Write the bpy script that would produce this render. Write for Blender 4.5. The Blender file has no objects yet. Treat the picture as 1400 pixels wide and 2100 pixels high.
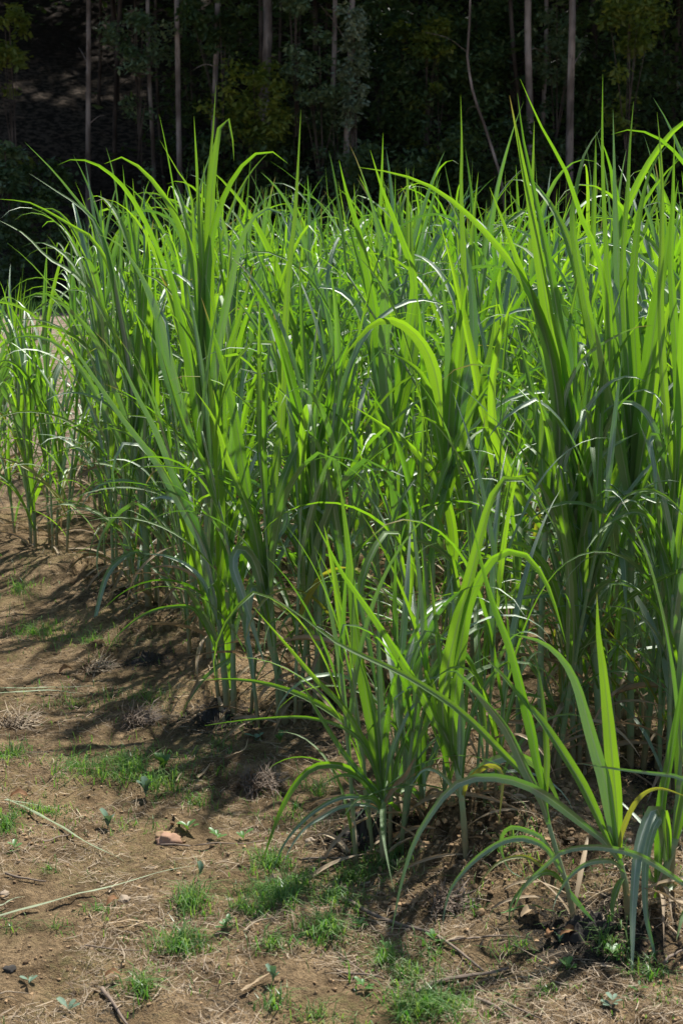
import bpy, math, random
import numpy as np
from mathutils import Vector, Matrix, noise

random.seed(7); np.random.seed(7)
R = math.radians
SC = bpy.context.scene
COL = SC.collection

# ------------------------------------------------------------------ camera, sky, sun, exposure
CAM_H, FPX, HORIZON = 1.6, 3128.0, 500.0          # metres, focal length and horizon in photo pixels (1400 x 2100)
PITCH = math.atan((1050 - HORIZON) / FPX)
cam_d = bpy.data.cameras.new('camera')
cam = bpy.data.objects.new('camera', cam_d); COL.objects.link(cam)
cam.location = (0, 0, CAM_H); cam.rotation_euler = (math.pi / 2 - PITCH, 0, 0)
cam_d.sensor_fit = 'VERTICAL'; cam_d.sensor_height = 23.5; cam_d.lens = 23.5 * FPX / 2100
cam_d.clip_start = 0.05; cam_d.clip_end = 600
cam_d.dof.use_dof = True; cam_d.dof.focus_distance = 5.2; cam_d.dof.aperture_fstop = 6.3
SC.camera = cam

SUN_EL, SUN_AZ = 62.0, 28.0                       # behind the field, to the right of the view
w = bpy.data.worlds.new('World'); SC.world = w; w.use_nodes = True
nt = w.node_tree; bg = nt.nodes['Background']
sky = nt.nodes.new('ShaderNodeTexSky'); sky.sky_type = 'NISHITA'; sky.sun_disc = False
sky.sun_elevation = R(SUN_EL); sky.sun_rotation = R(SUN_AZ)
nt.links.new(sky.outputs[0], bg.inputs[0]); bg.inputs[1].default_value = 0.078
sun_d = bpy.data.lights.new('sun', 'SUN'); sun_d.energy = 5.0; sun_d.angle = R(1.5); sun_d.color = (1.0, 0.97, 0.91)
sun = bpy.data.objects.new('sun', sun_d); COL.objects.link(sun)
sv = Vector((math.sin(R(SUN_AZ)) * math.cos(R(SUN_EL)), math.cos(R(SUN_AZ)) * math.cos(R(SUN_EL)), math.sin(R(SUN_EL))))
sun.rotation_euler = sv.to_track_quat('Z', 'Y').to_euler(); sun.location = sv * 60
SC.view_settings.view_transform = 'Standard'; SC.view_settings.look = 'None'
SC.view_settings.exposure = 0.76; SC.view_settings.gamma = 1
SC.cycles.max_bounces = 6; SC.cycles.transmission_bounces = 4; SC.cycles.diffuse_bounces = 4; SC.cycles.glossy_bounces = 2
SC.cycles.sample_clamp_indirect = 4.0
SC.cycles.use_denoising = True

# ------------------------------------------------------------------ helpers
def tag(o, label=None, cat=None, group=None, kind=None):
    if label: o['label'] = label
    if cat: o['category'] = cat
    if group: o['group'] = group
    if kind: o['kind'] = kind
    return o

def empty(name, loc, label, cat, group=None, rz=0.0):
    o = bpy.data.objects.new(name, None); COL.objects.link(o)
    o.empty_display_size = 0.1; o.location = loc; o.rotation_euler = (0, 0, rz)
    return tag(o, label, cat, group)

def mesh(name, V, F, mat, uv=None, smooth=True):
    """V (n,3), F (m,4) or list of faces, uv per vertex (n,2)"""
    me = bpy.data.meshes.new(name)
    me.from_pydata([tuple(v) for v in V] if not isinstance(V, np.ndarray) else V.tolist(), [], F.tolist() if isinstance(F, np.ndarray) else F)
    if uv is not None:
        ul = me.uv_layers.new(name='UVMap')
        li = np.empty(len(me.loops), dtype=np.int32); me.loops.foreach_get('vertex_index', li)
        ul.data.foreach_set('uv', np.asarray(uv, dtype=np.float32)[li].ravel())
    if smooth: me.polygons.foreach_set('use_smooth', [True] * len(me.polygons))
    me.materials.append(mat); me.update()
    return me

def link(name, me, parent=None, loc=(0, 0, 0), rot=(0, 0, 0), sc=1.0):
    o = bpy.data.objects.new(name, me); COL.objects.link(o)
    o.location = loc; o.rotation_euler = rot; o.scale = (sc, sc, sc)
    if parent: o.parent = parent
    return o

class Mat:
    def __init__(s, name):
        s.m = bpy.data.materials.new(name); s.m.use_nodes = True
        s.t = s.m.node_tree; s.t.nodes.clear()
        s.out = s.n('OutputMaterial')
    def n(s, k, **kw):
        x = s.t.nodes.new('ShaderNode' + k)
        for a, b in kw.items(): setattr(x, a, b)
        return x
    def l(s, a, b): s.t.links.new(a, b)
    def val(s, sock, v):
        if hasattr(v, 'is_output') or isinstance(v, bpy.types.NodeSocket): s.l(v, sock)
        else: sock.default_value = v
    def math(s, op, a, b=0.0, clamp=False):
        x = s.n('Math', operation=op, use_clamp=clamp); s.val(x.inputs[0], a); s.val(x.inputs[1], b); return x.outputs[0]
    def mix(s, f, a, b, mode='MIX'):
        x = s.n('Mix', data_type='RGBA', blend_type=mode); s.val(x.inputs[0], f)
        s.val(x.inputs[6], a if not isinstance(a, tuple) else (*a, 1)); s.val(x.inputs[7], b if not isinstance(b, tuple) else (*b, 1)); return x.outputs[2]
    def noise(s, vec, scale, detail=3, rough=0.6):
        x = s.n('TexNoise'); s.l(vec, x.inputs['Vector']); x.inputs['Scale'].default_value = scale
        x.inputs['Detail'].default_value = detail; x.inputs['Roughness'].default_value = rough; return x.outputs['Fac']
    def ramp(s, f, lo, hi):
        x = s.n('MapRange', interpolation_type='SMOOTHSTEP'); s.l(f, x.inputs[0]); x.inputs[1].default_value = lo; x.inputs[2].default_value = hi; return x.outputs[0]
    def mapv(s, vec, sc):
        x = s.n('Mapping'); s.l(vec, x.inputs[0]); x.inputs[3].default_value = sc; return x.outputs[0]
    def principled(s, col, rough=0.5, spec=0.5, normal=None):
        p = s.n('BsdfPrincipled'); s.val(p.inputs['Base Color'], col if not isinstance(col, tuple) else (*col, 1))
        s.val(p.inputs['Roughness'], rough); p.inputs['Specular IOR Level'].default_value = spec
        if normal: s.l(normal, p.inputs['Normal'])
        return p.outputs[0]
    def bump(s, h, dist, strength=1.0):
        b = s.n('Bump'); s.l(h, b.inputs['Height']); b.inputs['Distance'].default_value = dist; b.inputs['Strength'].default_value = strength; return b.outputs[0]
    def end(s, sh): s.l(sh, s.out.inputs[0]); return s.m

def leaf_material(name, c_lo, c_hi, t_lo, t_hi, trans=0.45, rough=0.38, spec=0.5, rib=(0.42, 0.5, 0.3), tip=True, blotch=(0.30, 0.20, 0.05)):
    m = Mat(name)
    uv = m.n('UVMap').outputs[0]
    sep = m.n('SeparateXYZ'); m.l(uv, sep.inputs[0]); u, v = sep.outputs[0], sep.outputs[1]
    rnd = m.n('ObjectInfo').outputs['Random']
    # offset the pattern per leaf
    off = m.n('VectorMath', operation='ADD'); m.l(uv, off.inputs[0])
    cmb = m.n('CombineXYZ'); m.l(m.math('MULTIPLY', rnd, 37.0), cmb.inputs[0]); m.l(m.math('MULTIPLY', rnd, 91.0), cmb.inputs[1]); m.l(cmb.outputs[0], off.inputs[1])
    o = off.outputs[0]
    veins = m.noise(m.mapv(o, (20, 0.6, 1)), 1.0, 2)
    patch = m.noise(m.mapv(o, (1.2, 5, 1)), 1.0, 3)
    r2 = m.math('FRACT', m.math('MULTIPLY', rnd, 7.31))
    mixf = m.math('ADD', m.math('MULTIPLY', rnd, 0.7), m.math('MULTIPLY', patch, 0.4), True)
    base = m.mix(mixf, c_lo, c_hi); tr = m.mix(mixf, t_lo, t_hi)
    vf = m.ramp(veins, 0.3, 0.7)
    base = m.mix(m.math('MULTIPLY', vf, 0.6), base, m.mix(1.0, base, (1.55, 1.5, 1.6), 'MULTIPLY'))
    tr = m.mix(m.math('MULTIPLY', vf, 0.55), tr, m.mix(1.0, tr, (0.62, 0.66, 0.5), 'MULTIPLY'))
    d = m.math('ABSOLUTE', m.math('SUBTRACT', u, 0.5))
    rw = m.math('SUBTRACT', 1.0, m.ramp(d, 0.035, 0.09))
    rw = m.math('MULTIPLY', rw, m.math('SUBTRACT', 1.0, m.ramp(v, 0.55, 0.95)))
    base = m.mix(m.math('MULTIPLY', rw, 0.8), base, rib)
    tr = m.mix(m.math('MULTIPLY', rw, 0.6), tr, m.mix(1.0, tr, (0.35, 0.33, 0.35), 'MULTIPLY'))
    if tip:
        n = m.noise(m.mapv(o, (3, 9, 1)), 1.0, 4)
        lim = m.math('SUBTRACT', 1.12, m.math('MULTIPLY', m.math('POWER', r2, 5.0), 0.35))
        tb = m.math('MULTIPLY', m.ramp(m.math('SUBTRACT', m.math('ADD', v, m.math('MULTIPLY', n, 0.12)), lim), 0.06, 0.16), 0.85)
        spots = m.math('MULTIPLY', m.ramp(m.noise(m.mapv(o, (9, 40, 1)), 1.0, 2), 0.70, 0.78), m.math('GREATER_THAN', r2, 0.55))
        tb = m.math('MAXIMUM', tb, m.math('MULTIPLY', spots, 0.6))
        base = m.mix(tb, base, blotch); tr = m.mix(tb, tr, blotch)
    nrm = m.bump(veins, 0.0012, 0.6)
    p = m.n('BsdfDiffuse'); m.l(base, p.inputs[0]); m.l(nrm, p.inputs['Normal'])
    t = m.n('BsdfTranslucent'); m.l(tr, t.inputs[0]); m.l(nrm, t.inputs['Normal'])
    mx = m.n('MixShader'); mx.inputs[0].default_value = trans; m.l(p.outputs[0], mx.inputs[1]); m.l(t.outputs[0], mx.inputs[2])
    lw = m.n('LayerWeight'); lw.inputs[0].default_value = 0.5; m.l(nrm, lw.inputs['Normal'])          # waxy coat
    fr = m.math('ADD', 0.062 * spec * 2, m.math('MULTIPLY', m.math('POWER', lw.outputs['Facing'], 4.0), 0.20))
    g = m.n('BsdfGlossy'); g.inputs[0].default_value = (.97, 1, .92, 1); m.l(m.math('ADD', rough, m.math('MULTIPLY', patch, 0.14)), g.inputs['Roughness']); m.l(nrm, g.inputs['Normal'])
    m2 = m.n('MixShader'); m.l(fr, m2.inputs[0]); m.l(mx.outputs[0], m2.inputs[1]); m.l(g.outputs[0], m2.inputs[2])
    return m.end(m2.outputs[0])

LEAF = leaf_material('cane_leaf', (0.034, 0.098, 0.014), (0.085, 0.180, 0.026), (0.13, 0.37, 0.008), (0.34, 0.60, 0.014), 0.54, 0.50, 0.42)
LEAF_BLUE = leaf_material('cane_leaf_waxy', (0.032, 0.094, 0.022), (0.082, 0.174, 0.048), (0.09, 0.30, 0.010), (0.21, 0.47, 0.018), 0.42, 0.52, 1.5, rib=(0.45, 0.53, 0.38))
LEAF_YEL = leaf_material('cane_leaf_yellowing', (0.14, 0.17, 0.03), (0.26, 0.22, 0.04), (0.30, 0.38, 0.02), (0.46, 0.44, 0.03), 0.45)
LEAF_DRY = leaf_material('cane_leaf_dry', (0.20, 0.14, 0.085), (0.38, 0.29, 0.18), (0.25, 0.14, 0.06), (0.36, 0.24, 0.12), 0.25, 0.6, 0.2, (0.4, 0.3, 0.18), False)

def stalk_material():
    m = Mat('cane_stalk')
    sep = m.n('SeparateXYZ'); uv = m.n('UVMap').outputs[0]; m.l(uv, sep.inputs[0]); v = sep.outputs[1]
    rnd = m.n('ObjectInfo').outputs['Random']
    obj = m.n('TexCoord').outputs['Object']
    st = m.noise(m.mapv(uv, (40, 2.0, 1)), 1.0, 2)
    c = m.mix(rnd, (0.10, 0.21, 0.06), (0.22, 0.33, 0.15))
    c = m.mix(m.math('MULTIPLY', st, 0.5), c, (0.38, 0.43, 0.30))
    ring = m.math('ABSOLUTE', m.math('SUBTRACT', m.math('FRACT', m.math('DIVIDE', v, 0.115)), 0.5))
    c = m.mix(m.math('MULTIPLY', m.math('SUBTRACT', 1.0, m.ramp(ring, 0.015, 0.06)), 0.6), c, (0.33, 0.30, 0.17))
    low = m.math('SUBTRACT', 1.0, m.ramp(m.math('SUBTRACT', v, m.math('MULTIPLY', m.noise(obj, 14, 3), 0.22)), -0.06, 0.09))
    c = m.mix(m.math('MULTIPLY', low, 0.7), c, (0.26, 0.17, 0.09))
    return m.end(m.principled(c, 0.5, 0.4, m.bump(st, 0.002, 0.5)))
STALK = stalk_material()

# ------------------------------------------------------------------ terrain
def sstep(a, b, x):
    t = min(1, max(0, (x - a) / (b - a))); return t * t * (3 - 2 * t)
ROW_A = Vector((0.78, 3.62)); ROW_D = Vector((-2.5, 4.3)).normalized(); ROW_N = Vector((-ROW_D.y * -1, -ROW_D.x)) # into the field
ROW_N = Vector((ROW_D.y, -ROW_D.x))
def far_z(x, y):
    z = 0.0
    if y > 40:
        t = y - 40
        z += 0.46 * max(0, t - 2) * sstep(40, 50, y) + 0.9 * (noise.noise((x * .06, y * .06, 3))) * sstep(42, 55, y)
        z += 0.10 * max(0.0, -x - 3) * sstep(44, 54, y)
        z = min(z, 46)
    elif y > 12: z += (0.05 * noise.noise((x * .3, y * .3, 1)) + .05 * noise.noise((x * 2.1, y * 1.3, 5))) * sstep(12, 18, y)
    return z
HEAPS = []      # (x, y, radius, height)
def terrain(x, y):
    z = far_z(x, y)
    if y < 14:
        q = (x - ROW_A.x) * ROW_N.x + (y - ROW_A.y) * ROW_N.y      # distance into the field
        z += 0.035 * noise.noise((x * 1.1, y * 1.1, 0)) + 0.016 * noise.noise((x * 4, y * 4, 5))
        m = 0.8 + 0.7 * sstep(-0.5, 0.1, q)
        f = noise.noise((x * 13, y * 13, 9)); g = noise.noise((x * 31, y * 31, 2)); h = noise.noise((x * 70, y * 70, 4))
        z += .012 * noise.noise((x * 8, y * 8, 12)) + m * (0.014 * f + 0.015 * (.45 - abs(g)) + 0.009 * (.4 - abs(h)))
        z += 0.045 * math.exp(-((q + 0.02) / 0.22) ** 2)
        for hx, hy, r, hh in HEAPS:
            d2 = ((x - hx) ** 2 + (y - hy) ** 2) / (r * r)
            if d2 < 4: z += hh * math.exp(-1.6 * d2) * (1 + 0.9 * g + 0.5 * h)
    return z

CP, SP = math.cos(PITCH), math.sin(PITCH)
def ray(px, py):
    a, b = px - 700, 1050 - py
    return Vector((a, FPX * CP + b * SP, -FPX * SP + b * CP))
def at(px, py, Y):
    d = ray(px, py); return Vector((d.x * Y / d.y, Y, CAM_H + d.z * Y / d.y))
def gpt(px, py):
    d = ray(px, py); Y = CAM_H / -d.z * d.y
    for _ in range(3):
        p = d * (Y / d.y); z = terrain(p.x, Y); Y = (CAM_H - z) / -d.z * d.y
    p = d * (Y / d.y); return Vector((p.x, Y, terrain(p.x, Y)))

for px, py, r, h in [(745, 1712, .16, .05), (1215, 1905, .20, .04), (300, 1318, .16, .05), (440, 1440, .18, .05), (940, 1745, .22, .06), (1060, 1800, .25, .06), (860, 1720, .15, .03),
                     (1290, 1560, .2, .06), (1360, 1570, .15, .05), (360, 1715, .035, .05), (205, 1350, .09, .05), (150, 1190, .3, .06), (1010, 1760, .15, .05)]:
    d = ray(px, py); Y = CAM_H / -d.z * d.y; HEAPS.append((d.x * Y / d.y, Y, r, h))

def ground_material():
    m = Mat('dry_soil')
    pos = m.n('NewGeometry').outputs['Position']
    sep = m.n('SeparateXYZ'); m.l(pos, sep.inputs[0])
    n1 = m.noise(pos, 1.3, 5); n2 = m.noise(pos, 9, 5, 0.7); n3 = m.noise(pos, 60, 4, 0.7); n4 = m.noise(pos, 260, 3, 0.7)
    c = m.mix(m.ramp(n2, 0.35, 0.68), (0.150, 0.100, 0.052), (0.41, 0.285, 0.158))
    c = m.mix(m.math('MULTIPLY', m.ramp(n1, 0.48, 0.66), 0.7), c, (0.47, 0.315, 0.168))
    c = m.mix(m.ramp(n3, 0.36, 0.52), m.mix(1.0, c, (0.55, 0.54, 0.52), 'MULTIPLY'), c)
    c = m.mix(m.math('MULTIPLY', m.ramp(n4, 0.55, 0.75), 0.45), c, (0.55, 0.43, 0.30))
    c = m.mix(m.math('MULTIPLY', m.ramp(m.noise(pos, 24, 4, .75), 0.52, 0.70), 0.75), c, (0.085, 0.062, 0.038))
    moss = m.math('MULTIPLY', m.ramp(m.noise(pos, 2.6, 5, .7), 0.47, 0.60), m.ramp(n3, 0.40, 0.62))
    c = m.mix(m.math('MULTIPLY', moss, 0.55), c, (0.105, 0.115, 0.036))
    far = m.ramp(sep.outputs[1], 8.0, 13.0)
    c = m.mix(m.math('MULTIPLY', far, 0.8), c, m.mix(m.ramp(m.noise(pos, 5, 5, .7), 0.38, 0.62), (0.17, 0.12, 0.09), (0.44, 0.345, 0.275)))
    att = m.n('Attribute', attribute_name='compost').outputs['Fac']
    c = m.mix(m.ramp(m.math('ADD', att, m.math('MULTIPLY', m.math('SUBTRACT', n3, 0.5), 2.4)), 0.3, 0.9), c, m.mix(m.ramp(n4, 0.45, 0.7), (0.03, 0.026, 0.021), (0.11, 0.092, 0.072)))
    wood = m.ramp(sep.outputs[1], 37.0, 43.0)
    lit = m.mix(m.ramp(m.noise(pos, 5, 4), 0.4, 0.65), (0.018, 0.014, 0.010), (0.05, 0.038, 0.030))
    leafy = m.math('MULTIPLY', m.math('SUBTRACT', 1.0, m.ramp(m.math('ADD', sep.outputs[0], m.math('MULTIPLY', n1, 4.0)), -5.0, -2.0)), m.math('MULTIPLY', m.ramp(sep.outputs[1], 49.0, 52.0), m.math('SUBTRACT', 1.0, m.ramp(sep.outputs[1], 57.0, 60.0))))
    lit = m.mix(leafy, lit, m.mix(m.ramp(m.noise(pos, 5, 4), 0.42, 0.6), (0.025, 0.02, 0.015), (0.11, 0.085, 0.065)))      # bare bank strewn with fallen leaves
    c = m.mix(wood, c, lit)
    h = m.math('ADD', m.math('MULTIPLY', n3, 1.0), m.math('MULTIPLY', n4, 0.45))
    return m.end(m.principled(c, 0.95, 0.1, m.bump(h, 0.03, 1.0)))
SOIL = ground_material()

def axis(segs):
    out = [segs[0][0]]
    for a, b, s in segs:
        n = max(1, int(round((b - a) / s))); out += [a + (b - a) * (i + 1) / n for i in range(n)]
    return out
xs = axis([(-300, -60, 40), (-60, -12, 4), (-12, -3, .5), (-3, -1.3, .06), (-1.3, 1.3, .0125), (1.3, 3, .06), (3, 12, .5), (12, 60, 4), (60, 300, 40)])
ys = axis([(-40, 1, 4), (1, 2.7, .2), (2.7, 4.6, .013), (4.6, 6.5, .02), (6.5, 9, .04), (9, 14, .1), (14, 40, 1), (40, 90, 1.6), (90, 150, 6), (150, 330, 60)])
V = np.array([(x, y, terrain(x, y)) for y in ys for x in xs])
nx, ny = len(xs), len(ys)
ii = (np.arange(ny - 1)[:, None] * nx + np.arange(nx - 1)[None, :]).ravel()
F = np.stack([ii, ii + 1, ii + nx + 1, ii + nx], 1)
me = mesh('ground', V, F, SOIL)
# dark compost worked into the soil round some plant bases
comp = np.zeros(len(V))
for k, (px, py, r, s) in enumerate([(745, 1705, .15, 1), (1210, 1905, .22, 1), (300, 1312, .12, 1), (440, 1440, .2, .9), (1350, 1560, .14, .9), (860, 1650, .16, .7), (700, 1500, .2, .7), (240, 1215, .25, .7), (650, 1440, .16, .8), (1300, 1800, .14, .6), (240, 2075, .08, .6), (450, 2060, .1, .5)]):
    p = gpt(px, py); d2 = ((V[:, 0] - p.x) / (r * 1.15)) ** 2 + ((V[:, 1] - p.y) / (r * 1.0)) ** 2
    comp = np.maximum(comp, s * np.exp(-d2))
a = me.attributes.new('compost', 'FLOAT', 'POINT'); a.data.foreach_set('value', comp.astype(np.float32))
tag(link('ground', me), kind='structure')

# ------------------------------------------------------------------ leaf and stalk builders
def smooth_path(P, n):
    """Catmull-Rom through the points, n samples equally spaced"""
    P = [Vector(p) for p in P]
    if len(P) == 2: P = [P[0], (P[0] + P[1]) / 2, P[1]]
    Q = [2 * P[0] - P[1]] + P + [2 * P[-1] - P[-2]]
    out = []
    for i in range(1, len(Q) - 2):
        for k in range(8):
            t = k / 8; a, b, c, d = Q[i - 1], Q[i], Q[i + 1], Q[i + 2]
            out.append(0.5 * (2 * b + (c - a) * t + (2 * a - 5 * b + 4 * c - d) * t * t + (3 * b - a - 3 * c + d) * t ** 3))
    out.append(P[-1])
    L = [0]
    for i in range(1, len(out)): L.append(L[-1] + (out[i] - out[i - 1]).length)
    res = []; j = 0
    for k in range(n):
        s = L[-1] * k / (n - 1)
        while j < len(L) - 2 and L[j + 1] < s: j += 1
        f = 0 if L[j + 1] == L[j] else (s - L[j]) / (L[j + 1] - L[j])
        res.append(out[j].lerp(out[j + 1], min(1, max(0, f))))
    return res, L[-1]

def prof(s, blunt=0.0):
    rise = 0.42 + 0.58 * min(1, s / 0.28) ** 0.8
    fall = max(0.0, 1 - max(0, (s - 0.22) / 0.78) ** 1.7) ** (1.0 - 0.4 * blunt)
    return rise * fall

TS = (-1, -0.55, -0.06, 0.06, 0.55, 1)
def blade(P, W, WD, fold, rng, wave=0.0, name='leaf', mat=None):
    """strap blade through points P, full width W[i], width direction WD[i]"""
    n = len(P); V = []; uv = []
    ph = rng.random() * 6
    for i in range(n):
        T = (P[min(n - 1, i + 1)] - P[max(0, i - 1)]).normalized()
        wd = (WD[i] - T * WD[i].dot(T)).normalized(); N = T.cross(wd)
        s = i / (n - 1)
        for t in TS:
            u = wave * math.sin(ph + s * 17 + (1.3 if t > 0 else 0)) * abs(t) * W[i]
            if abs(t) == 1: u2 = 1 + .10 * noise.noise((ph * 9 + s * 14, t * 3, 0)) - (.35 if noise.noise((ph * 5 + s * 30, t, 4)) > .62 else 0)
            else: u2 = 1
            V.append(P[i] + wd * (u2 * t * W[i] / 2) + N * ((abs(t) ** 1.15) * fold * W[i] / 2 + u))
            uv.append((t / 2 + 0.5, s))
    k = len(TS)
    F = [(i * k + j, i * k + j + 1, (i + 1) * k + j + 1, (i + 1) * k + j) for i in range(n - 1) for j in range(k - 1)]
    return mesh(name, V, F, mat or LEAF, uv)

def tube(P, rad, mat, name='stalk', sides=9, nodes=0.115, swell=0.14):
    n = len(P); V = []; uv = []; L = 0
    ref = Vector((1, 0, 0))
    for i in range(n):
        T = (P[min(n - 1, i + 1)] - P[max(0, i - 1)]).normalized()
        a = (ref - T * ref.dot(T))
        if a.length < .1: a = Vector((0, 1, 0)) - T * T.y
        a.normalize(); b = T.cross(a)
        if i: L += (P[i] - P[i - 1]).length
        f = (L / nodes) % 1.0 if nodes else 0.5
        r = rad[i] * (1 + swell * math.exp(-((f - 0.5) / 0.07) ** 2) + 0.10 * max(0, f - 0.5)) if nodes else rad[i]
        for j in range(sides + 1):
            t = 2 * math.pi * j / sides
            V.append(P[i] + a * (r * math.cos(t)) + b * (r * math.sin(t))); uv.append((j / sides, L))
    k = sides + 1
    F = [(i * k + j, i * k + j + 1, (i + 1) * k + j + 1, (i + 1) * k + j) for i in range(n - 1) for j in range(sides)]
    c = len(V); V += [P[0], P[-1]]; uv += [(0, 0), (0, L)]
    F += [(c, j + 1, j) for j in range(sides)] + [(c + 1, (n - 1) * k + j, (n - 1) * k + j + 1) for j in range(sides)]
    return mesh(name, V, F, mat, uv)

# library of free-grown leaves: base at the origin, leaning out along +X
def grown_leaf(L, W, th0, th1, pw, twist, rng, mat, crease=None, side=0.0):
    n = 15; P = [Vector((0, 0, 0))]; th = []
    for i in range(n):
        s = i / (n - 1)
        a = th0 + th1 * s ** pw
        if crease and s > crease[0]: a += crease[1] * sstep(crease[0], crease[0] + 0.09, s)
        th.append(a)
        if i: P.append(P[-1] + Vector((math.sin(th[i - 1]), side * s * 0.6, math.cos(th[i - 1]))).normalized() * (L / (n - 1)))
    WD = []
    for i in range(n):
        s = i / (n - 1); tw = twist[0] + twist[1] * s
        T = Vector((math.sin(th[i]), 0, math.cos(th[i]))); t = Vector((0, 1, 0)); N = T.cross(t)
        WD.append(t * math.cos(tw) + N * math.sin(tw))
    Wd = [W * prof(i / (n - 1)) + 0.0006 for i in range(n)]
    return blade(P, Wd, WD, rng.uniform(0.3, 0.75), rng, rng.uniform(0.01, 0.06), 'leaf', mat)

rng = random.Random(11)
def pick_mat():
    r = rng.random()
    return LEAF if r < 0.58 else LEAF_BLUE
U = rng.uniform
LIB = {
 'spear': [grown_leaf(U(.55, .80), U(.022, .036), R(U(1, 5)), R(U(2, 16)), 1.6, (U(-1, 1), U(-.6, .6)), rng, LEAF if i % 4 else LEAF_BLUE) for i in range(14)],
 'erect': [grown_leaf(U(.72, 1.02), U(.022, .041), R(U(5, 15)), R(U(10, 55)), U(1.6, 2.8), (U(-.6, .6), U(-1.2, 1.2)), rng, pick_mat()) for i in range(26)],
 'arch':  [grown_leaf(U(.78, 1.12), U(.020, .040), R(U(8, 20)), R(U(85, 165)), U(1.6, 3.4), (U(-.4, .4), U(-1.1, 1.1)), rng, pick_mat(), None if i % 4 else (U(.45, .75), R(U(40, 95))), U(-.4, .4)) for i in range(40)],
 'thin':  [grown_leaf(U(.55, .95), U(.009, .018), R(U(10, 34)), R(U(40, 150)), U(1.0, 2.4), (U(-.8, .8), U(-1.5, 1.5)), rng, pick_mat(), None, U(-.6, .6)) for i in range(24)],
 'droop': [grown_leaf(U(.50, .95), U(.015, .030), R(U(18, 42)), R(U(70, 140)), U(1.0, 1.8), (U(-.5, .5), U(-1.2, 1.2)), rng, pick_mat() if i % 6 else LEAF_YEL, None, U(-.4, .4)) for i in range(30)],
 'dry':   [grown_leaf(U(.3, .65), U(.010, .024), R(U(30, 100)), R(U(60, 110)), U(.6, 1.2), (U(-1, 1), U(-3, 3)), rng, LEAF_DRY, None, U(-.6, .6)) for i in range(14)],
}

PLANTS = 'cane plants growing in the field'
def grow_stalk(root, off, h, lean_az, lean, vig, rng, parts=None, nleaf=None, low=True):
    """one stalk with its leaves, free-grown; off is the foot inside the clump"""
    n = 9; P = []
    for i in range(n):
        s = i / (n - 1)
        P.append(Vector((math.cos(lean_az), math.sin(lean_az), 0)) * (lean * h * s ** 1.3) + Vector((0, 0, -0.03 + (h + .03) * s)))
    r0 = rng.uniform(.006, .0115) * vig
    P, _ = smooth_path(P, 26)
    st = link('stalk', tube(P, [r0 * (1 - .55 * (i / 25)) for i in range(26)], STALK), root, off)
    az = rng.uniform(0, 6.283)
    nl = nleaf or rng.randint(11, 14)
    for k in range(nl):
        f = k / (nl - 1)                                    # 0 = lowest leaf, 1 = top
        s = 0.07 + 0.93 * f ** 0.85
        p = P[min(25, int(s * 25))]
        if k == nl - 1: kind = 'spear'
        elif f > 0.72: kind = 'erect' if rng.random() < .42 else 'arch'
        elif f > 0.34: kind = rng.choices(['arch', 'erect', 'thin'], [.5, .25, .25])[0]
        else: kind = rng.choices(['droop', 'arch', 'thin'], [.5, .2, .3])[0]
        if k == 0 and low and rng.random() < .9 or k == 1 and rng.random() < .5: kind = 'dry'
        me = rng.choice(LIB[kind])
        az += math.pi + rng.gauss(0, .45)
        sc = vig * (0.72 + 0.28 * math.sin(math.pi * min(1, 0.25 + f * .75))) * rng.uniform(.88, 1.1)
        o = link('dry_leaf' if kind == 'dry' else 'leaf', me, st, p, (rng.gauss(0, .07), rng.gauss(0, .07), az), sc)
    if low:
        for k in range(2):                                  # withered blades and weak side leaves near the foot
            kind = rng.choice(['dry', 'dry', 'droop', 'thin'])
            link('dry_leaf' if kind == 'dry' else 'leaf', rng.choice(LIB[kind]), st, P[rng.randint(2, 9)], (rng.gauss(0, .15), rng.gauss(0, .15), rng.uniform(0, 6.28)), rng.uniform(.45, .85))
    return st

# ------------------------------------------------------------------ traced front plants
def hero_leaf(st, base, Y, pts, w, roll=None, dy=None, mat=None, rng=random, blunt=0, n=20):
    """pts: photo pixels from the base of the blade to its tip; w: apparent width in pixels at depth Y; dy: how far its tip comes forward (-) or goes back (+), metres"""
    if roll is None: roll = rng.uniform(-.75, .75)
    if dy is None: dy = rng.uniform(-.28, .22)
    m = len(pts)
    W3 = [at(p[0], p[1], Y + dy * (i / (m - 1)) ** 1.3) for i, p in enumerate(pts)]
    P, L = smooth_path(W3, n)
    cam_p = Vector((0, 0, CAM_H)); WD = []; Ws = []
    for i in range(n):
        s = i / (n - 1); T = (P[min(n - 1, i + 1)] - P[max(0, i - 1)]).normalized()
        Vv = (P[i] - cam_p).normalized(); side = T.cross(Vv).normalized(); a = roll + 0.5 * (s - .5) * (1 if roll > 0 else -1)
        WD.append(side * math.cos(a) + side.cross(T) * math.sin(a))
        Ws.append(.9 * w * Y / FPX / max(.55, math.cos(a)) * prof(s, blunt) + .0006)
    me = blade([p - base for p in P], Ws, WD, rng.uniform(.3, .6), rng, rng.uniform(0, .04), 'leaf', mat or LEAF)
    return link('dry_leaf' if me.materials[0] == LEAF_DRY else 'leaf', me, st)

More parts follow.
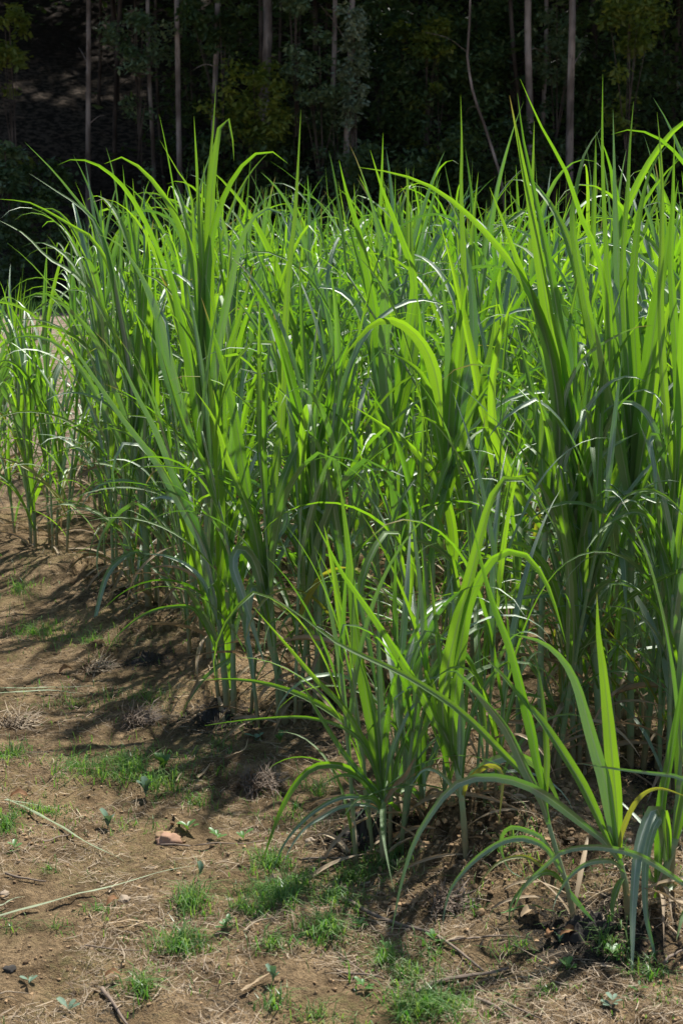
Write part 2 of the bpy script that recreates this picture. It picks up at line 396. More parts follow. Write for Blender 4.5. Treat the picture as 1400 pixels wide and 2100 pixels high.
B_, Y_, D_ = LEAF_BLUE, LEAF_YEL, LEAF_DRY
def hero(label, base_px, stalks, seed, extra=0, vig=.9, hts=(.45, 1.0)):
    """stalks: list of (stem pixels from the foot up, radius px foot, radius px top, [(leaf pixels, width, {options})])"""
    rg = random.Random(seed)
    base = gpt(*base_px)
    root = empty('cane_plant', base, label, 'cane plant', PLANTS)
    for stem, r0, r1, leaves in stalks:
        foot = gpt(*stem[0]); Y = foot.y
        P = [foot - Vector((0, 0, .03))] + [at(x, y, Y + .01 * i) for i, (x, y) in enumerate(stem[1:])]
        P, _ = smooth_path(P, 26)
        st = link('stalk', tube([p - base for p in P], [(r0 + (r1 - r0) * i / 25) * .86 * Y / FPX for i in range(26)], STALK), root)
        for lf in leaves:
            o = lf[2] if len(lf) > 2 else {}
            hero_leaf(st, base, Y, lf[0], lf[1], rng=rg, **o)
        for k in range(4):
            q = P[2 + 2 * k] - base
            link('dry_leaf', rg.choice(LIB['dry']), st, q, (0, 0, rg.uniform(0, 6.28)), rg.uniform(.4, .75))
    for k in range(extra):
        a = rg.uniform(0, 6.28); r = rg.uniform(.03, .10)
        grow_stalk(root, (r * math.cos(a), r * math.sin(a) + .03, 0), rg.uniform(*hts), a, rg.uniform(.02, .2), vig, rg, nleaf=rg.randint(8, 10) if hts[1] > .6 else 6)
    return root

hero('sparse young cane plant in the right foreground with a broad upright bright blade', (1288, 1868), [
  ([(1290, 1870), (1282, 1820), (1270, 1765), (1260, 1710)], 10, 6, [
    ([(1268, 1760), (1263, 1650), (1254, 1550), (1247, 1470), (1236, 1370), (1227, 1300), (1223, 1215)], 34, dict(roll=.35, dy=.05)),
    ([(1266, 1750), (1254, 1690), (1240, 1600), (1225, 1550), (1205, 1480), (1185, 1410), (1160, 1360), (1125, 1325), (1095, 1310), (1045, 1300)], 32, dict(mat=B_, roll=.5, dy=.12)),
    ([(1262, 1750), (1250, 1730), (1220, 1665), (1190, 1605), (1150, 1540), (1110, 1480), (1070, 1435), (1030, 1385), (983, 1338)], 24, dict(roll=-.4, dy=.05)),
    ([(1275, 1775), (1240, 1727), (1200, 1695), (1150, 1655), (1090, 1615), (1025, 1595), (960, 1597), (915, 1625), (875, 1680), (845, 1735), (820, 1820), (802, 1915)], 22, dict(roll=.3, dy=-.22, mat=B_)),
    ([(1278, 1790), (1262, 1770), (1240, 1765), (1200, 1772), (1165, 1800), (1140, 1840), (1133, 1866)], 12, dict(mat=B_, dy=-.1)),
    ([(1268, 1740), (1272, 1715), (1285, 1675), (1305, 1640), (1330, 1620), (1360, 1617), (1410, 1635)], 13, dict(mat=Y_, dy=-.1)),
    ([(1278, 1800), (1270, 1812), (1258, 1850), (1255, 1895)], 16, dict(dy=-.05)),
    ([(1262, 1735), (1245, 1660), (1238, 1610), (1230, 1555)], 14, dict(dy=.1)),
  ])], 1, 0)

hero('thin leaning cane plant in the foreground with long narrow blades reaching far left', (1183, 1882), [
  ([(1183, 1882), (1165, 1830), (1147, 1770), (1127, 1700), (1116, 1655)], 8, 5, [
    ([(1120, 1680), (1115, 1620), (1100, 1560), (1090, 1500), (1050, 1340), (1020, 1260), (995, 1180), (965, 1060)], 23, dict(roll=.5, dy=.1)),
    ([(1122, 1685), (1105, 1640), (1075, 1590), (1030, 1545), (987, 1500), (925, 1445), (830, 1385), (755, 1350), (690, 1318), (620, 1265), (560, 1225)], 17, dict(roll=-.3, dy=.05)),
    ([(1124, 1690), (1110, 1640), (1080, 1585), (1040, 1500), (990, 1435), (950, 1390), (922, 1370), (912, 1400)], 24, dict(mat=B_, roll=.4, dy=-.05)),
    ([(1150, 1790), (1120, 1740), (1080, 1720), (1040, 1722), (1000, 1742), (960, 1775), (925, 1820), (910, 1870), (908, 1905)], 15, dict(mat=B_, roll=.3, dy=-.12)),
    ([(1140, 1800), (1115, 1780), (1085, 1760), (1060, 1757), (1025, 1767), (995, 1795), (970, 1838)], 9, dict(mat=Y_, dy=-.08)),
    ([(1145, 1770), (1120, 1730), (1100, 1710), (1050, 1695), (1027, 1715), (1027, 1750), (1045, 1785), (1072, 1800)], 11, dict(mat=B_, dy=.1)),
    ([(1160, 1820), (1180, 1845), (1205, 1875), (1220, 1893)], 13, dict(mat=B_, dy=-.05)),
    ([(1158, 1815), (1130, 1790), (1095, 1800), (1050, 1850), (1043, 1900)], 12, dict(dy=-.1)),
    ([(1116, 1660), (1120, 1560), (1112, 1440), (1095, 1330)], 15, dict(dy=.08)),
  ])], 2, 0)

hero('cane plant at the right edge with wide waxy blades hanging down to the soil', (1358, 1852), [
  ([(1350, 1852), (1362, 1790), (1378, 1740), (1392, 1700)], 11, 8, [
    ([(1345, 1845), (1352, 1720), (1357, 1640), (1370, 1575), (1385, 1490), (1398, 1410), (1412, 1310)], 24, dict(roll=.5, dy=.0)),
    ([(1365, 1770), (1355, 1680), (1340, 1658), (1322, 1690), (1307, 1740), (1300, 1800), (1295, 1880), (1295, 1950), (1292, 2030)], 27, dict(mat=B_, roll=.3, dy=-.28)),
    ([(1372, 1760), (1362, 1690), (1345, 1685), (1328, 1740), (1322, 1800), (1325, 1880), (1343, 1960), (1352, 2008)], 20, dict(mat=B_, roll=-.4, dy=-.25)),
    ([(1370, 1770), (1368, 1700), (1360, 1660), (1364, 1720), (1368, 1770)], 14, dict(dy=-.1)),
    ([(1385, 1720), (1410, 1600), (1425, 1500)], 26, dict()),
    ([(1355, 1830), (1375, 1820), (1400, 1800), (1430, 1795)], 12, dict(mat=B_)),
    ([(1352, 1838), (1330, 1790), (1318, 1760), (1308, 1800), (1303, 1850)], 10, dict(mat=B_, dy=-.12)),
  ])], 3, 1, hts=(.2, .4))
hero('cane plant cut by the right edge whose arching blade sweeps left across the foreground', (1425, 1905), [
  ([(1425, 1905), (1428, 1850), (1440, 1780)], 14, 9, [
    ([(1430, 1838), (1400, 1812), (1315, 1757), (1250, 1740), (1200, 1737), (1150, 1747), (1115, 1778), (1080, 1808), (1058, 1850), (1044, 1905)], 16, dict(mat=B_, roll=.35, dy=-.05)),
    ([(1438, 1780), (1430, 1640), (1400, 1597), (1330, 1585), (1265, 1577), (1178, 1564)], 12, dict(mat=B_, roll=.2, dy=.05)),
    ([(1432, 1850), (1400, 1870), (1385, 1930)], 12, dict(dy=-.1)),
  ])], 4, 0)

hero('cane plant in the centre foreground with two big bright blades arching to the right', (952, 1706), [
  ([(957, 1706), (945, 1630), (930, 1550)], 8, 7, [
    ([(930, 1560), (908, 1480), (912, 1400), (935, 1290), (960, 1200), (985, 1100), (1003, 1035), (1023, 995), (1050, 975), (1080, 992), (1105, 1025), (1125, 1060), (1143, 1092)], 30, dict(roll=.35, dy=-.1)),
    ([(933, 1570), (928, 1480), (945, 1320), (960, 1235), (985, 1180), (1010, 1145), (1040, 1130), (1070, 1132), (1100, 1160), (1125, 1205), (1142, 1255), (1160, 1320)], 26, dict(roll=-.35, dy=-.15)),
    ([(940, 1590), (920, 1520), (890, 1475), (865, 1425), (820, 1350), (775, 1280), (730, 1215), (700, 1172), (670, 1115), (645, 1068)], 20, dict(roll=.4, dy=-.05)),
    ([(930, 1560), (912, 1430), (900, 1325), (888, 1230), (880, 1150)], 16, dict(dy=.1)),
    ([(940, 1590), (942, 1500), (936, 1350), (930, 1270), (924, 1180)], 24, dict(mat=B_, dy=.12)),
    ([(945, 1620), (970, 1585), (1010, 1560), (1060, 1550), (1100, 1570), (1130, 1610), (1160, 1680)], 22, dict(mat=B_, dy=.15)),
    ([(945, 1625), (950, 1540), (975, 1440), (1020, 1370), (1075, 1345)], 13, dict(dy=.2)),
    ([(947, 1640), (960, 1600), (1000, 1570), (1030, 1590), (1022, 1690)], 12, dict(mat=Y_, dy=-.15)),
    ([(946, 1640), (905, 1590), (870, 1580), (842, 1610)], 10, dict(mat=B_, dy=-.1)),
  ]), ([(935, 1700), (928, 1640), (920, 1590)], 6, 4, [
    ([(922, 1600), (905, 1500), (880, 1400), (860, 1330)], 14, {}),
    ([(922, 1600), (950, 1480), (962, 1380), (985, 1310)], 13, {}),
  ])], 5, 4, hts=(.3, .8), vig=.72)

hero('small leafy cane plant in the centre foreground with stiff upright waxy blades', (866, 1672), [
  ([(866, 1672), (864, 1630), (864, 1590)], 9, 7, [
    ([(864, 1600), (855, 1480), (853, 1380), (856, 1280), (862, 1178)], 16, dict(mat=B_, dy=.1)),
    ([(862, 1600), (840, 1500), (828, 1400), (822, 1290)], 15, dict(roll=.2, dy=.02)),
    ([(866, 1605), (872, 1500), (884, 1420), (900, 1350), (912, 1290)], 13, dict(roll=.5)),
    ([(866, 1610), (885, 1560), (905, 1500), (918, 1440)], 14, dict(mat=B_)),
    ([(862, 1615), (845, 1550), (815, 1500), (785, 1470)], 14, dict(dy=-.1)),
    ([(864, 1630), (820, 1610), (785, 1640), (762, 1700)], 11, dict(mat=B_, dy=-.16)),
    ([(866, 1620), (870, 1560), (872, 1610), (870, 1640)], 12, dict(mat=B_, dy=-.12)),
    ([(864, 1640), (842, 1620), (815, 1625), (795, 1640)], 15, dict(dy=-.05)),
    ([(866, 1640), (890, 1620), (915, 1640)], 9, dict(mat=D_, dy=-.05)),
  ])], 6, 3, hts=(.2, .55), vig=.72)

hero('bushy cane plant on dark compost in the centre foreground, thin blades arching down left', (782, 1718), [
  ([(785, 1718), (785, 1670), (783, 1610)], 10, 7, [
    ([(783, 1620), (760, 1480), (742, 1380), (730, 1300), (718, 1150), (704, 1040), (690, 950)], 26, dict(roll=.45, dy=.1)),
    ([(784, 1620), (778, 1450), (774, 1330), (774, 1203)], 17, dict(mat=B_, dy=.02)),
    ([(786, 1640), (775, 1590), (740, 1510), (700, 1445), (650, 1395), (590, 1325), (520, 1245)], 15, dict(roll=.2, dy=-.05)),
    ([(784, 1640), (750, 1600), (700, 1540), (650, 1460), (608, 1382)], 13, dict(dy=-.1)),
    ([(785, 1650), (765, 1570), (740, 1520), (700, 1490), (650, 1475), (600, 1470), (500, 1477), (420, 1488)], 9, dict(roll=.1, dy=-.1)),
    ([(784, 1650), (775, 1620), (735, 1590), (700, 1570), (650, 1570), (615, 1595), (585, 1640), (560, 1700), (540, 1760), (526, 1788)], 17, dict(roll=.3, dy=-.12)),
    ([(785, 1660), (750, 1637), (700, 1635), (650, 1660), (610, 1695), (580, 1735), (556, 1792)], 11, dict(mat=B_, roll=.1, dy=-.12)),
    ([(785, 1665), (750, 1650), (700, 1655), (660, 1677), (625, 1700), (595, 1740), (580, 1775)], 9, dict(mat=B_, dy=-.1)),
    ([(784, 1630), (800, 1550), (825, 1490), (850, 1445), (905, 1415)], 12, dict(mat=B_, dy=.05)),
    ([(783, 1615), (770, 1480), (752, 1400), (728, 1330)], 14, {}),
    ([(786, 1650), (812, 1610), (832, 1590), (850, 1555)], 12, dict(mat=D_, dy=-.08, blunt=1)),
    ([(785, 1660), (740, 1600), (700, 1590), (660, 1610)], 12, dict(dy=-.15)),
    ([(785, 1670), (770, 1640), (735, 1640), (700, 1680)], 11, dict(dy=-.16)),
    ([(784, 1610), (795, 1480), (812, 1390), (822, 1330)], 14, {}),
  ]), ([(800, 1705), (800, 1660), (805, 1620)], 6, 4, [
    ([(805, 1630), (815, 1560), (845, 1480)], 13, {}), ([(802, 1650), (760, 1560), (715, 1500)], 12, {}), ([(804, 1640), (790, 1520), (760, 1420)], 13, {}),
  ])], 7, 5, hts=(.2, .6), vig=.72)

hero('cane plant at the near left field corner with long silvery blades slanting up left', (470, 1455), [
  ([(468, 1455), (460, 1380), (452, 1300), (445, 1225)], 9, 6, [
    ([(448, 1260), (430, 1150), (405, 1075), (360, 980), (320, 880), (280, 805), (245, 735), (195, 680)], 19, dict(mat=B_, roll=.75, dy=.15)),
    ([(448, 1250), (420, 1130), (380, 1050), (325, 950), (260, 865), (200, 780), (140, 690), (90, 600)], 16, dict(mat=B_, roll=.8, dy=.2)),
    ([(458, 1370), (475, 1350), (440, 1370), (410, 1400), (385, 1440), (366, 1480)], 10, dict(mat=B_, dy=-.1)),
    ([(456, 1360), (430, 1300), (400, 1250), (370, 1243), (320, 1250), (280, 1270), (240, 1305), (218, 1342)], 9, dict(dy=-.1)),
    ([(450, 1270), (452, 1150), (448, 1000), (436, 850), (418, 690)], 24, dict(dy=.1)),
    ([(452, 1290), (420, 1200), (385, 1160), (340, 1140), (290, 1135)], 11, dict(mat=B_)),
    ([(455, 1330), (420, 1260), (395, 1220), (372, 1190)], 15, dict(mat=B_)),
    ([(450, 1260), (470, 1120), (500, 990), (520, 900)], 15, dict(dy=-.05)),
  ]), ([(480, 1450), (478, 1350), (480, 1250)], 8, 5, [
    ([(480, 1270), (500, 1150), (525, 1040), (570, 930), (600, 800)], 20, {}),
    ([(479, 1300), (520, 1180), (545, 1140), (570, 1130), (590, 1140)], 12, dict(mat=B_)),
    ([(480, 1280), (470, 1150), (430, 980), (380, 880), (330, 720)], 18, {}),
  ])], 8, 3)

hero('cane plant behind the left corner one, a broad waxy blade hanging by its stem', (585, 1462), [
  ([(588, 1462), (570, 1380), (552, 1300), (545, 1230)], 11, 8, [
    ([(545, 1240), (520, 1150), (490, 1125), (478, 1160), (500, 1225), (530, 1320), (545, 1370)], 24, dict(mat=B_, dy=-.2)),
    ([(546, 1240), (530, 1120), (507, 1000), (490, 900), (475, 820), (450, 725), (413, 610)], 28, dict(roll=.3, dy=.1)),
    ([(546, 1235), (560, 1050), (578, 850), (590, 600), (605, 450), (612, 330), (617, 225)], 20, dict(roll=.5, dy=.15)),
    ([(548, 1240), (560, 1100), (600, 950), (640, 820), (700, 690)], 18, dict(dy=.1)),
    ([(550, 1260), (540, 1150), (590, 1060), (540, 1000), (490, 975), (445, 958)], 18, dict(mat=B_, roll=.2)),
    ([(550, 1280), (520, 1200), (505, 1290), (515, 1350), (520, 1420)], 20, dict(mat=B_, dy=-.16)),
    ([(547, 1245), (550, 1050), (530, 900), (540, 760)], 24, {}),
    ([(546, 1245), (520, 1080), (470, 950), (440, 860), (400, 800)], 20, {}),
  ])], 9, 5, hts=(.5, 1.2))

hero('cane plant left of centre with straight dark stem and one pale short drooping blade', (672, 1425), [
  ([(675, 1425), (665, 1340), (655, 1270), (645, 1180)], 10, 7, [
    ([(645, 1200), (640, 1050), (655, 900), (700, 760), (730, 640)], 22, {}),
    ([(646, 1200), (620, 1050), (600, 900), (575, 760), (560, 620)], 24, {}),
    ([(648, 1220), (600, 1100), (560, 1040), (500, 1000), (450, 965)], 18, dict(mat=B_)),
    ([(650, 1230), (660, 1050), (690, 880), (700, 700)], 20, {}),
    ([(655, 1260), (675, 1190), (685, 1180), (690, 1230), (682, 1270)], 20, dict(mat=B_, dy=-.12)),
    ([(652, 1240), (610, 1150), (560, 1130), (510, 1150)], 13, {}),
    ([(646, 1200), (650, 1010), (640, 830), (620, 700), (612, 560)], 24, {}),
  ])], 10, 6, hts=(.5, 1.2))

hero('tall cane plant at left with a creased topmost blade and high thin spear', (430, 1345), [
  ([(432, 1345), (428, 1200), (425, 1050), (422, 900)], 11, 7, [
    ([(423, 930), (420, 700), (425, 420), (437, 260), (443, 172)], 16, dict(dy=.1)),
    ([(424, 930), (428, 700), (432, 450), (440, 340), (455, 245), (468, 245), (477, 290), (480, 330)], 30, dict(roll=.3, dy=.05)),
    ([(423, 930), (415, 750), (416, 560), (408, 400), (398, 238)], 19, dict(roll=.4)),
    ([(424, 930), (420, 700), (425, 540), (445, 440), (475, 370), (510, 325), (550, 308), (590, 335)], 24, dict(roll=-.3, dy=-.1)),
    ([(424, 950), (418, 750), (405, 560), (370, 460), (330, 390), (290, 345), (250, 322), (214, 336)], 27, dict(roll=.35, dy=-.05)),
    ([(424, 960), (412, 760), (400, 500), (392, 395), (365, 350), (328, 287)], 11, {}),
    ([(425, 960), (440, 760), (470, 600), (500, 480), (540, 430), (580, 440), (600, 500)], 20, dict(mat=B_)),
    ([(424, 980), (400, 800), (370, 650), (345, 540), (330, 480)], 28, dict(roll=.2)),
    ([(426, 980), (450, 800), (495, 640), (520, 540)], 22, {}),
    ([(425, 1000), (380, 850), (330, 650), (290, 560), (245, 500), (200, 480)], 20, dict(mat=B_)),
    ([(425, 1050), (390, 900), (340, 760), (322, 660), (335, 640), (345, 690), (350, 750)], 22, dict(mat=B_, roll=.2)),
  ])], 11, 6, hts=(.5, 1.2))
hero('cane plant near the left field end with thin blades fanning to the left', (300, 1240), [
  ([(305, 1240), (300, 1120), (290, 980), (275, 850)], 9, 6, [
    ([(278, 880), (260, 700), (230, 540), (200, 460), (160, 410), (110, 350), (52, 292)], 12, dict(mat=B_, roll=.5)),
    ([(277, 880), (250, 680), (210, 490), (170, 430), (120, 395), (60, 355)], 12, {}),
    ([(279, 900), (260, 700), (230, 560), (190, 490), (160, 470), (110, 440), (60, 415), (-5, 408)], 13, {}),
    ([(280, 900), (250, 730), (200, 620), (150, 560), (100, 530), (50, 480), (-5, 450)], 13, {}),
    ([(280, 880), (290, 700), (300, 560), (315, 450)], 26, {}),
    ([(280, 900), (300, 750), (280, 600), (262, 500)], 24, {}),
    ([(282, 920), (240, 800), (200, 700), (150, 640), (90, 600), (30, 620)], 15, dict(mat=B_)),
    ([(290, 980), (230, 870), (170, 760), (110, 700), (40, 690), (-10, 720)], 14, dict(mat=B_)),
    ([(280, 890), (262, 720), (245, 620), (238, 565), (246, 560), (250, 600)], 22, dict(mat=B_)),
    ([(300, 1150), (280, 1130), (250, 1145), (220, 1180), (200, 1250), (187, 1320), (184, 1352)], 13, dict(mat=B_, dy=-.3)),
  ])], 12, 4, hts=(.4, .8))

hero('cane plant in the middle of the field with a fan of tall pointed blades', (820, 1400), [
  ([(822, 1400), (820, 1290), (820, 1125), (800, 900)], 10, 7, [
    ([(800, 900), (795, 830), (770, 650), (755, 560), (735, 470), (710, 390), (695, 328)], 26, dict(roll=.3)),
    ([(802, 910), (830, 720), (850, 580), (820, 480), (785, 390), (759, 308)], 22, dict(roll=.4)),
    ([(800, 910), (790, 750), (790, 600), (800, 480)], 30, dict(mat=B_)),
    ([(802, 930), (830, 800), (850, 700), (845, 560), (840, 420)], 26, {}),
    ([(800, 920), (770, 770), (740, 650), (700, 600), (650, 590), (600, 620)], 20, dict(mat=B_)),
    ([(805, 960), (770, 850), (720, 780), (690, 720)], 20, {}),
    ([(800, 900), (780, 700), (720, 480), (700, 420)], 20, {}),
  ])], 13, 6, hts=(.5, 1.2))
hero('mid-field cane plant with a large looping blade bending over to the left', (925, 1500), [
  ([(928, 1500), (928, 1350), (922, 1150), (915, 975)], 10, 8, [
    ([(916, 1000), (912, 925), (905, 850), (895, 780), (880, 730), (855, 690), (820, 662), (790, 656), (760, 667), (730, 700), (698, 738)], 33, dict(roll=.35, dy=-.1)),
    ([(928, 1240), (930, 1100), (910, 1010), (875, 950), (825, 900), (775, 865), (716, 828)], 22, dict(roll=.3, dy=-.1)),
    ([(918, 1000), (940, 800), (952, 600), (946, 400), (947, 300), (944, 195)], 17, dict(roll=.4)),
    ([(918, 1000), (950, 800), (970, 700), (960, 540), (930, 460), (900, 440)], 26, dict(mat=B_)),
    ([(917, 1000), (920, 850), (935, 700), (960, 560)], 24, {}),
    ([(918, 1020), (960, 850), (1000, 740), (1015, 640)], 24, {}),
    ([(918, 1020), (890, 860), (870, 780), (830, 740), (780, 720)], 20, {}),
    ([(916, 1000), (925, 830), (920, 680), (905, 560)], 26, dict(mat=B_)),
  ])], 14, 5, hts=(.5, 1.2))
hero('cane plant right of centre with a bright twisted fan of blades above a bare stem', (1107, 1590), [
  ([(1107, 1590), (1107, 1450), (1110, 1240), (1120, 1050)], 8, 7, [
    ([(1120, 1070), (1120, 950), (1135, 850), (1150, 750), (1170, 650), (1181, 565)], 25, dict(roll=.3)),
    ([(1118, 1090), (1060, 1000), (1020, 900), (1012, 800), (1022, 720), (1042, 645), (1062, 590)], 24, {}),
    ([(1121, 1080), (1110, 950), (1095, 830), (1075, 740), (1050, 640)], 16, dict(roll=.2)),
    ([(1122, 1090), (1150, 965), (1175, 900), (1210, 830), (1250, 785), (1290, 772), (1322, 782)], 18, dict(mat=B_, roll=.5)),
    ([(1121, 1070), (1110, 900), (1130, 760), (1150, 700)], 18, {}),
    ([(1122, 1080), (1140, 930), (1160, 800), (1200, 730), (1250, 695), (1300, 672), (1337, 667)], 14, dict(mat=B_)),
    ([(1120, 1080), (1143, 950), (1148, 850), (1140, 750), (1115, 665), (1085, 595), (1030, 515), (950, 430), (880, 380), (810, 355), (735, 343)], 22, dict(roll=.35)),
    ([(1121, 1080), (1145, 950), (1143, 830), (1120, 700), (1090, 610), (1060, 530), (1030, 450), (1003, 383)], 28, dict(roll=.3)),
  ])], 15, 5, hts=(.5, 1.2))
hero('tall cane plant right of centre with a thick pale stem and very tall spear blades', (1240, 1580), [
  ([(1243, 1580), (1228, 1450), (1220, 1340), (1205, 1175), (1195, 1065)], 12, 9, [
    ([(1197, 1100), (1180, 900), (1150, 750), (1130, 680), (1110, 560), (1090, 430), (1065, 300), (1044, 195)], 33, dict(roll=.3)),
    ([(1197, 1090), (1170, 850), (1135, 600), (1095, 400), (1072, 290), (1060, 190)], 22, dict(roll=-.4)),
    ([(1196, 1090), (1230, 900), (1250, 700), (1230, 540), (1190, 440), (1160, 350), (1110, 260), (1066, 162)], 18, dict(roll=.35)),
    ([(1200, 1130), (1165, 1045), (1195, 990), (1230, 940), (1265, 910), (1307, 888)], 22, dict(mat=B_)),
    ([(1197, 1100), (1190, 950), (1180, 800), (1165, 680), (1130, 600), (1090, 560)], 24, dict(mat=B_)),
    ([(1200, 1120), (1215, 1000), (1225, 850), (1240, 720)], 24, {}),
    ([(1205, 1180), (1240, 1050), (1290, 1010), (1350, 1030), (1410, 1010)], 16, dict(mat=B_)),
    ([(1200, 1130), (1215, 930), (1205, 860), (1195, 840), (1188, 900)], 18, dict(mat=B_)),
    ([(1210, 1250), (1170, 1220), (1110, 1220), (1060, 1228), (1020, 1245)], 16, dict(mat=B_, dy=-.15)),
  ])], 16, 5, hts=(.5, 1.2))
hero('tall cane plant on the right with a wide glowing blade and crowded upright tips', (1292, 1575), [
  ([(1292, 1575), (1292, 1400), (1292, 1200), (1298, 1000)], 9, 8, [
    ([(1299, 1020), (1310, 900), (1327, 790), (1340, 675), (1355, 575), (1372, 480), (1390, 370)], 40, dict(roll=.25)),
    ([(1297, 1020), (1280, 850), (1250, 600), (1240, 450), (1235, 300), (1235, 152)], 16, {}),
    ([(1298, 1020), (1290, 800), (1275, 550), (1285, 400), (1290, 300), (1298, 208)], 20, {}),
    ([(1299, 1030), (1280, 800), (1270, 650), (1262, 420), (1256, 225)], 22, dict(mat=B_)),
    ([(1298, 1020), (1305, 800), (1298, 600), (1310, 450), (1335, 345), (1372, 292)], 26, dict(roll=.3)),
    ([(1298, 1020), (1230, 760), (1175, 480), (1185, 370), (1200, 310), (1232, 262)], 24, {}),
    ([(1299, 1030), (1330, 850), (1365, 650), (1400, 560)], 26, {}),
    ([(1296, 1050), (1270, 900), (1240, 760), (1215, 620)], 26, dict(mat=B_)),
    ([(1300, 1150), (1270, 1130), (1280, 1150), (1285, 1260)], 20, dict(mat=B_, dy=-.2)),
    ([(1298, 1020), (1280, 700), (1262, 600), (1240, 560), (1205, 540)], 24, dict(mat=B_)),
  ])], 17, 5, hts=(.5, 1.2))
hero('cane plant by the right edge behind the foreground ones with blades crossing the frame edge', (1385, 1565), [
  ([(1385, 1565), (1385, 1400), (1388, 1200), (1385, 1000)], 9, 7, [
    ([(1385, 1020), (1360, 800), (1352, 600), (1355, 480), (1355, 350), (1346, 230)], 18, {}),
    ([(1386, 1020), (1390, 800), (1375, 560), (1378, 420), (1382, 272)], 22, {}),
    ([(1385, 1030), (1350, 900), (1330, 905), (1340, 960), (1345, 1040)], 18, dict(mat=B_)),
    ([(1386, 1020), (1400, 800), (1405, 600), (1395, 420)], 30, {}),
    ([(1386, 1040), (1340, 880), (1300, 830), (1260, 830), (1220, 860)], 18, dict(mat=B_)),
    ([(1386, 1200), (1340, 1080), (1300, 1050), (1240, 1080), (1200, 1130)], 16, {}),
  ])], 18, 5, hts=(.5, 1.2))

# ------------------------------------------------------------------ the field behind the front plants
NUM = ['first', 'second', 'third', 'fourth', 'fifth', 'sixth', 'seventh', 'eighth', 'ninth', 'tenth', 'eleventh', 'twelfth', 'thirteenth', 'fourteenth', 'fifteenth', 'sixteenth', 'seventeenth', 'eighteenth', 'nineteenth', 'twentieth']
rng = random.Random(21)
def in_frame(x, y): return abs(x) < 0.2238 * y + .35
rows = []
for r in range(9):
    row = []
    along = -3.2
    while along < 7.8:
        q = 0.35 + r * 0.52 + rng.uniform(-.13, .13)
        if r == 0: q = 0.12 + rng.uniform(-.1, .1)
        p = ROW_A + ROW_D * along + ROW_N * q
        along += 0.36 * rng.uniform(.75, 1.25)
        x, y = p
        if y < (4.75 if r else 5.9) or x > 0.224 * y + 1.1: continue
        if x < -0.224 * y - .5: continue
        left = sstep(.125, .22, -x / y)            # shorter, sparser towards the left end
        if r > 1 and x < -.168 * y + .05 * rng.random(): continue
        if r <= 1 and x < -.165 * y and rng.random() < (.08 if r == 0 else .5): continue
        row.append((x, y, left))
    rows.append(row)
for r, row in enumerate(rows):
    vis = sorted([c for c in row if in_frame(c[0], c[1])], key=lambda c: c[0] / c[1])
    for c in row:
        x, y, left = c
        h0 = (1.38 - .52 * left) * rng.uniform(.84, 1.1)
        ns = rng.choice([4, 5, 5, 6]) if left < .5 else rng.choice([3, 3, 4])
        if c in vis:
            k = vis.index(c)
            look = 'short slim' if h0 < .9 else ('tall leafy' if h0 > 1.36 else 'leafy')
            label = '%s cane plant, %s from left in the %s row behind the front plants' % (look, NUM[k], NUM[r])
        else: label = 'cane plant standing just outside the picture beside the field'
        root = empty('cane_plant', (x, y, terrain(x, y)), label, 'cane plant', PLANTS, 0)
        for k in range(ns):
            a = rng.uniform(0, 6.283); rr = rng.uniform(.02, .12)
            hh = h0 * (1 if k < 2 else rng.uniform(.22, 1.0))
            grow_stalk(root, (rr * math.cos(a), rr * math.sin(a), 0), hh, a + rng.gauss(0, .5), abs(rng.gauss(0, .17)), rng.uniform(.88, 1.1) * (1 - .15 * left) * (1 if hh > .6 * h0 else .8), rng, nleaf=None if hh > .5 * h0 else rng.randint(6, 8))

# ------------------------------------------------------------------ the wood behind
def forest_leaf_mat(name, a, b, t, tr=.3, rough=.45):
    m = Mat(name)
    uv = m.n('UVMap').outputs[0]; sep = m.n('SeparateXYZ'); m.l(uv, sep.inputs[0])
    c = m.mix(sep.outputs[0], a, b)
    p = m.principled(c, rough, .4); tb = m.n('BsdfTranslucent'); m.l(m.mix(sep.outputs[0], t, (t[0] * 1.6, t[1] * 1.3, t[2])), tb.inputs[0])
    mx = m.n('MixShader'); mx.inputs[0].default_value = tr; m.l(p, mx.inputs[1]); m.l(tb.outputs[0], mx.inputs[2])
    return m.end(mx.outputs[0])
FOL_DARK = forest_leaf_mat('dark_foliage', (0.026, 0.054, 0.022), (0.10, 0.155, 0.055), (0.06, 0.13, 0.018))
FOL_YEL = forest_leaf_mat('yellowish_foliage', (0.09, 0.14, 0.03), (0.22, 0.25, 0.05), (0.16, 0.26, 0.02), .4)  # yellow-green leaves, colour brightened to stand in for patches of sun
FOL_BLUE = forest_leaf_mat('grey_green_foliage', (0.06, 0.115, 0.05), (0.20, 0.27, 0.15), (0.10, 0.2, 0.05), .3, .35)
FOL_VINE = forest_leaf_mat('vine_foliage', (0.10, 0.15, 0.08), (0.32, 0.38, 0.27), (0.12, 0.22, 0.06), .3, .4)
def bark_material(name, a, b):
    m = Mat(name); pos = m.n('TexCoord').outputs['Object']
    n1 = m.noise(m.mapv(pos, (6, 6, .5)), 1.0, 4); n2 = m.noise(m.mapv(pos, (14, 14, 3)), 1.0, 4)
    c = m.mix(m.ramp(n1, .35, .65), a, b); c = m.mix(m.ramp(m.noise(m.mapv(pos, (.5, .5, .55)), 1.0, 3), .42, .6), m.mix(1.0, c, (.38, .36, .34), 'MULTIPLY'), c); c = m.mix(m.math('MULTIPLY', m.ramp(n2, .55, .7), .6), c, (0.07, 0.055, 0.045))  # broad dim and pale stretches in the colour imitate uneven light on the trunks
    return m.end(m.principled(c, .9, .15, m.bump(n2, .03, .7)))
BARK = bark_material('grey_bark', (0.22, 0.175, 0.15), (0.38, 0.32, 0.285))
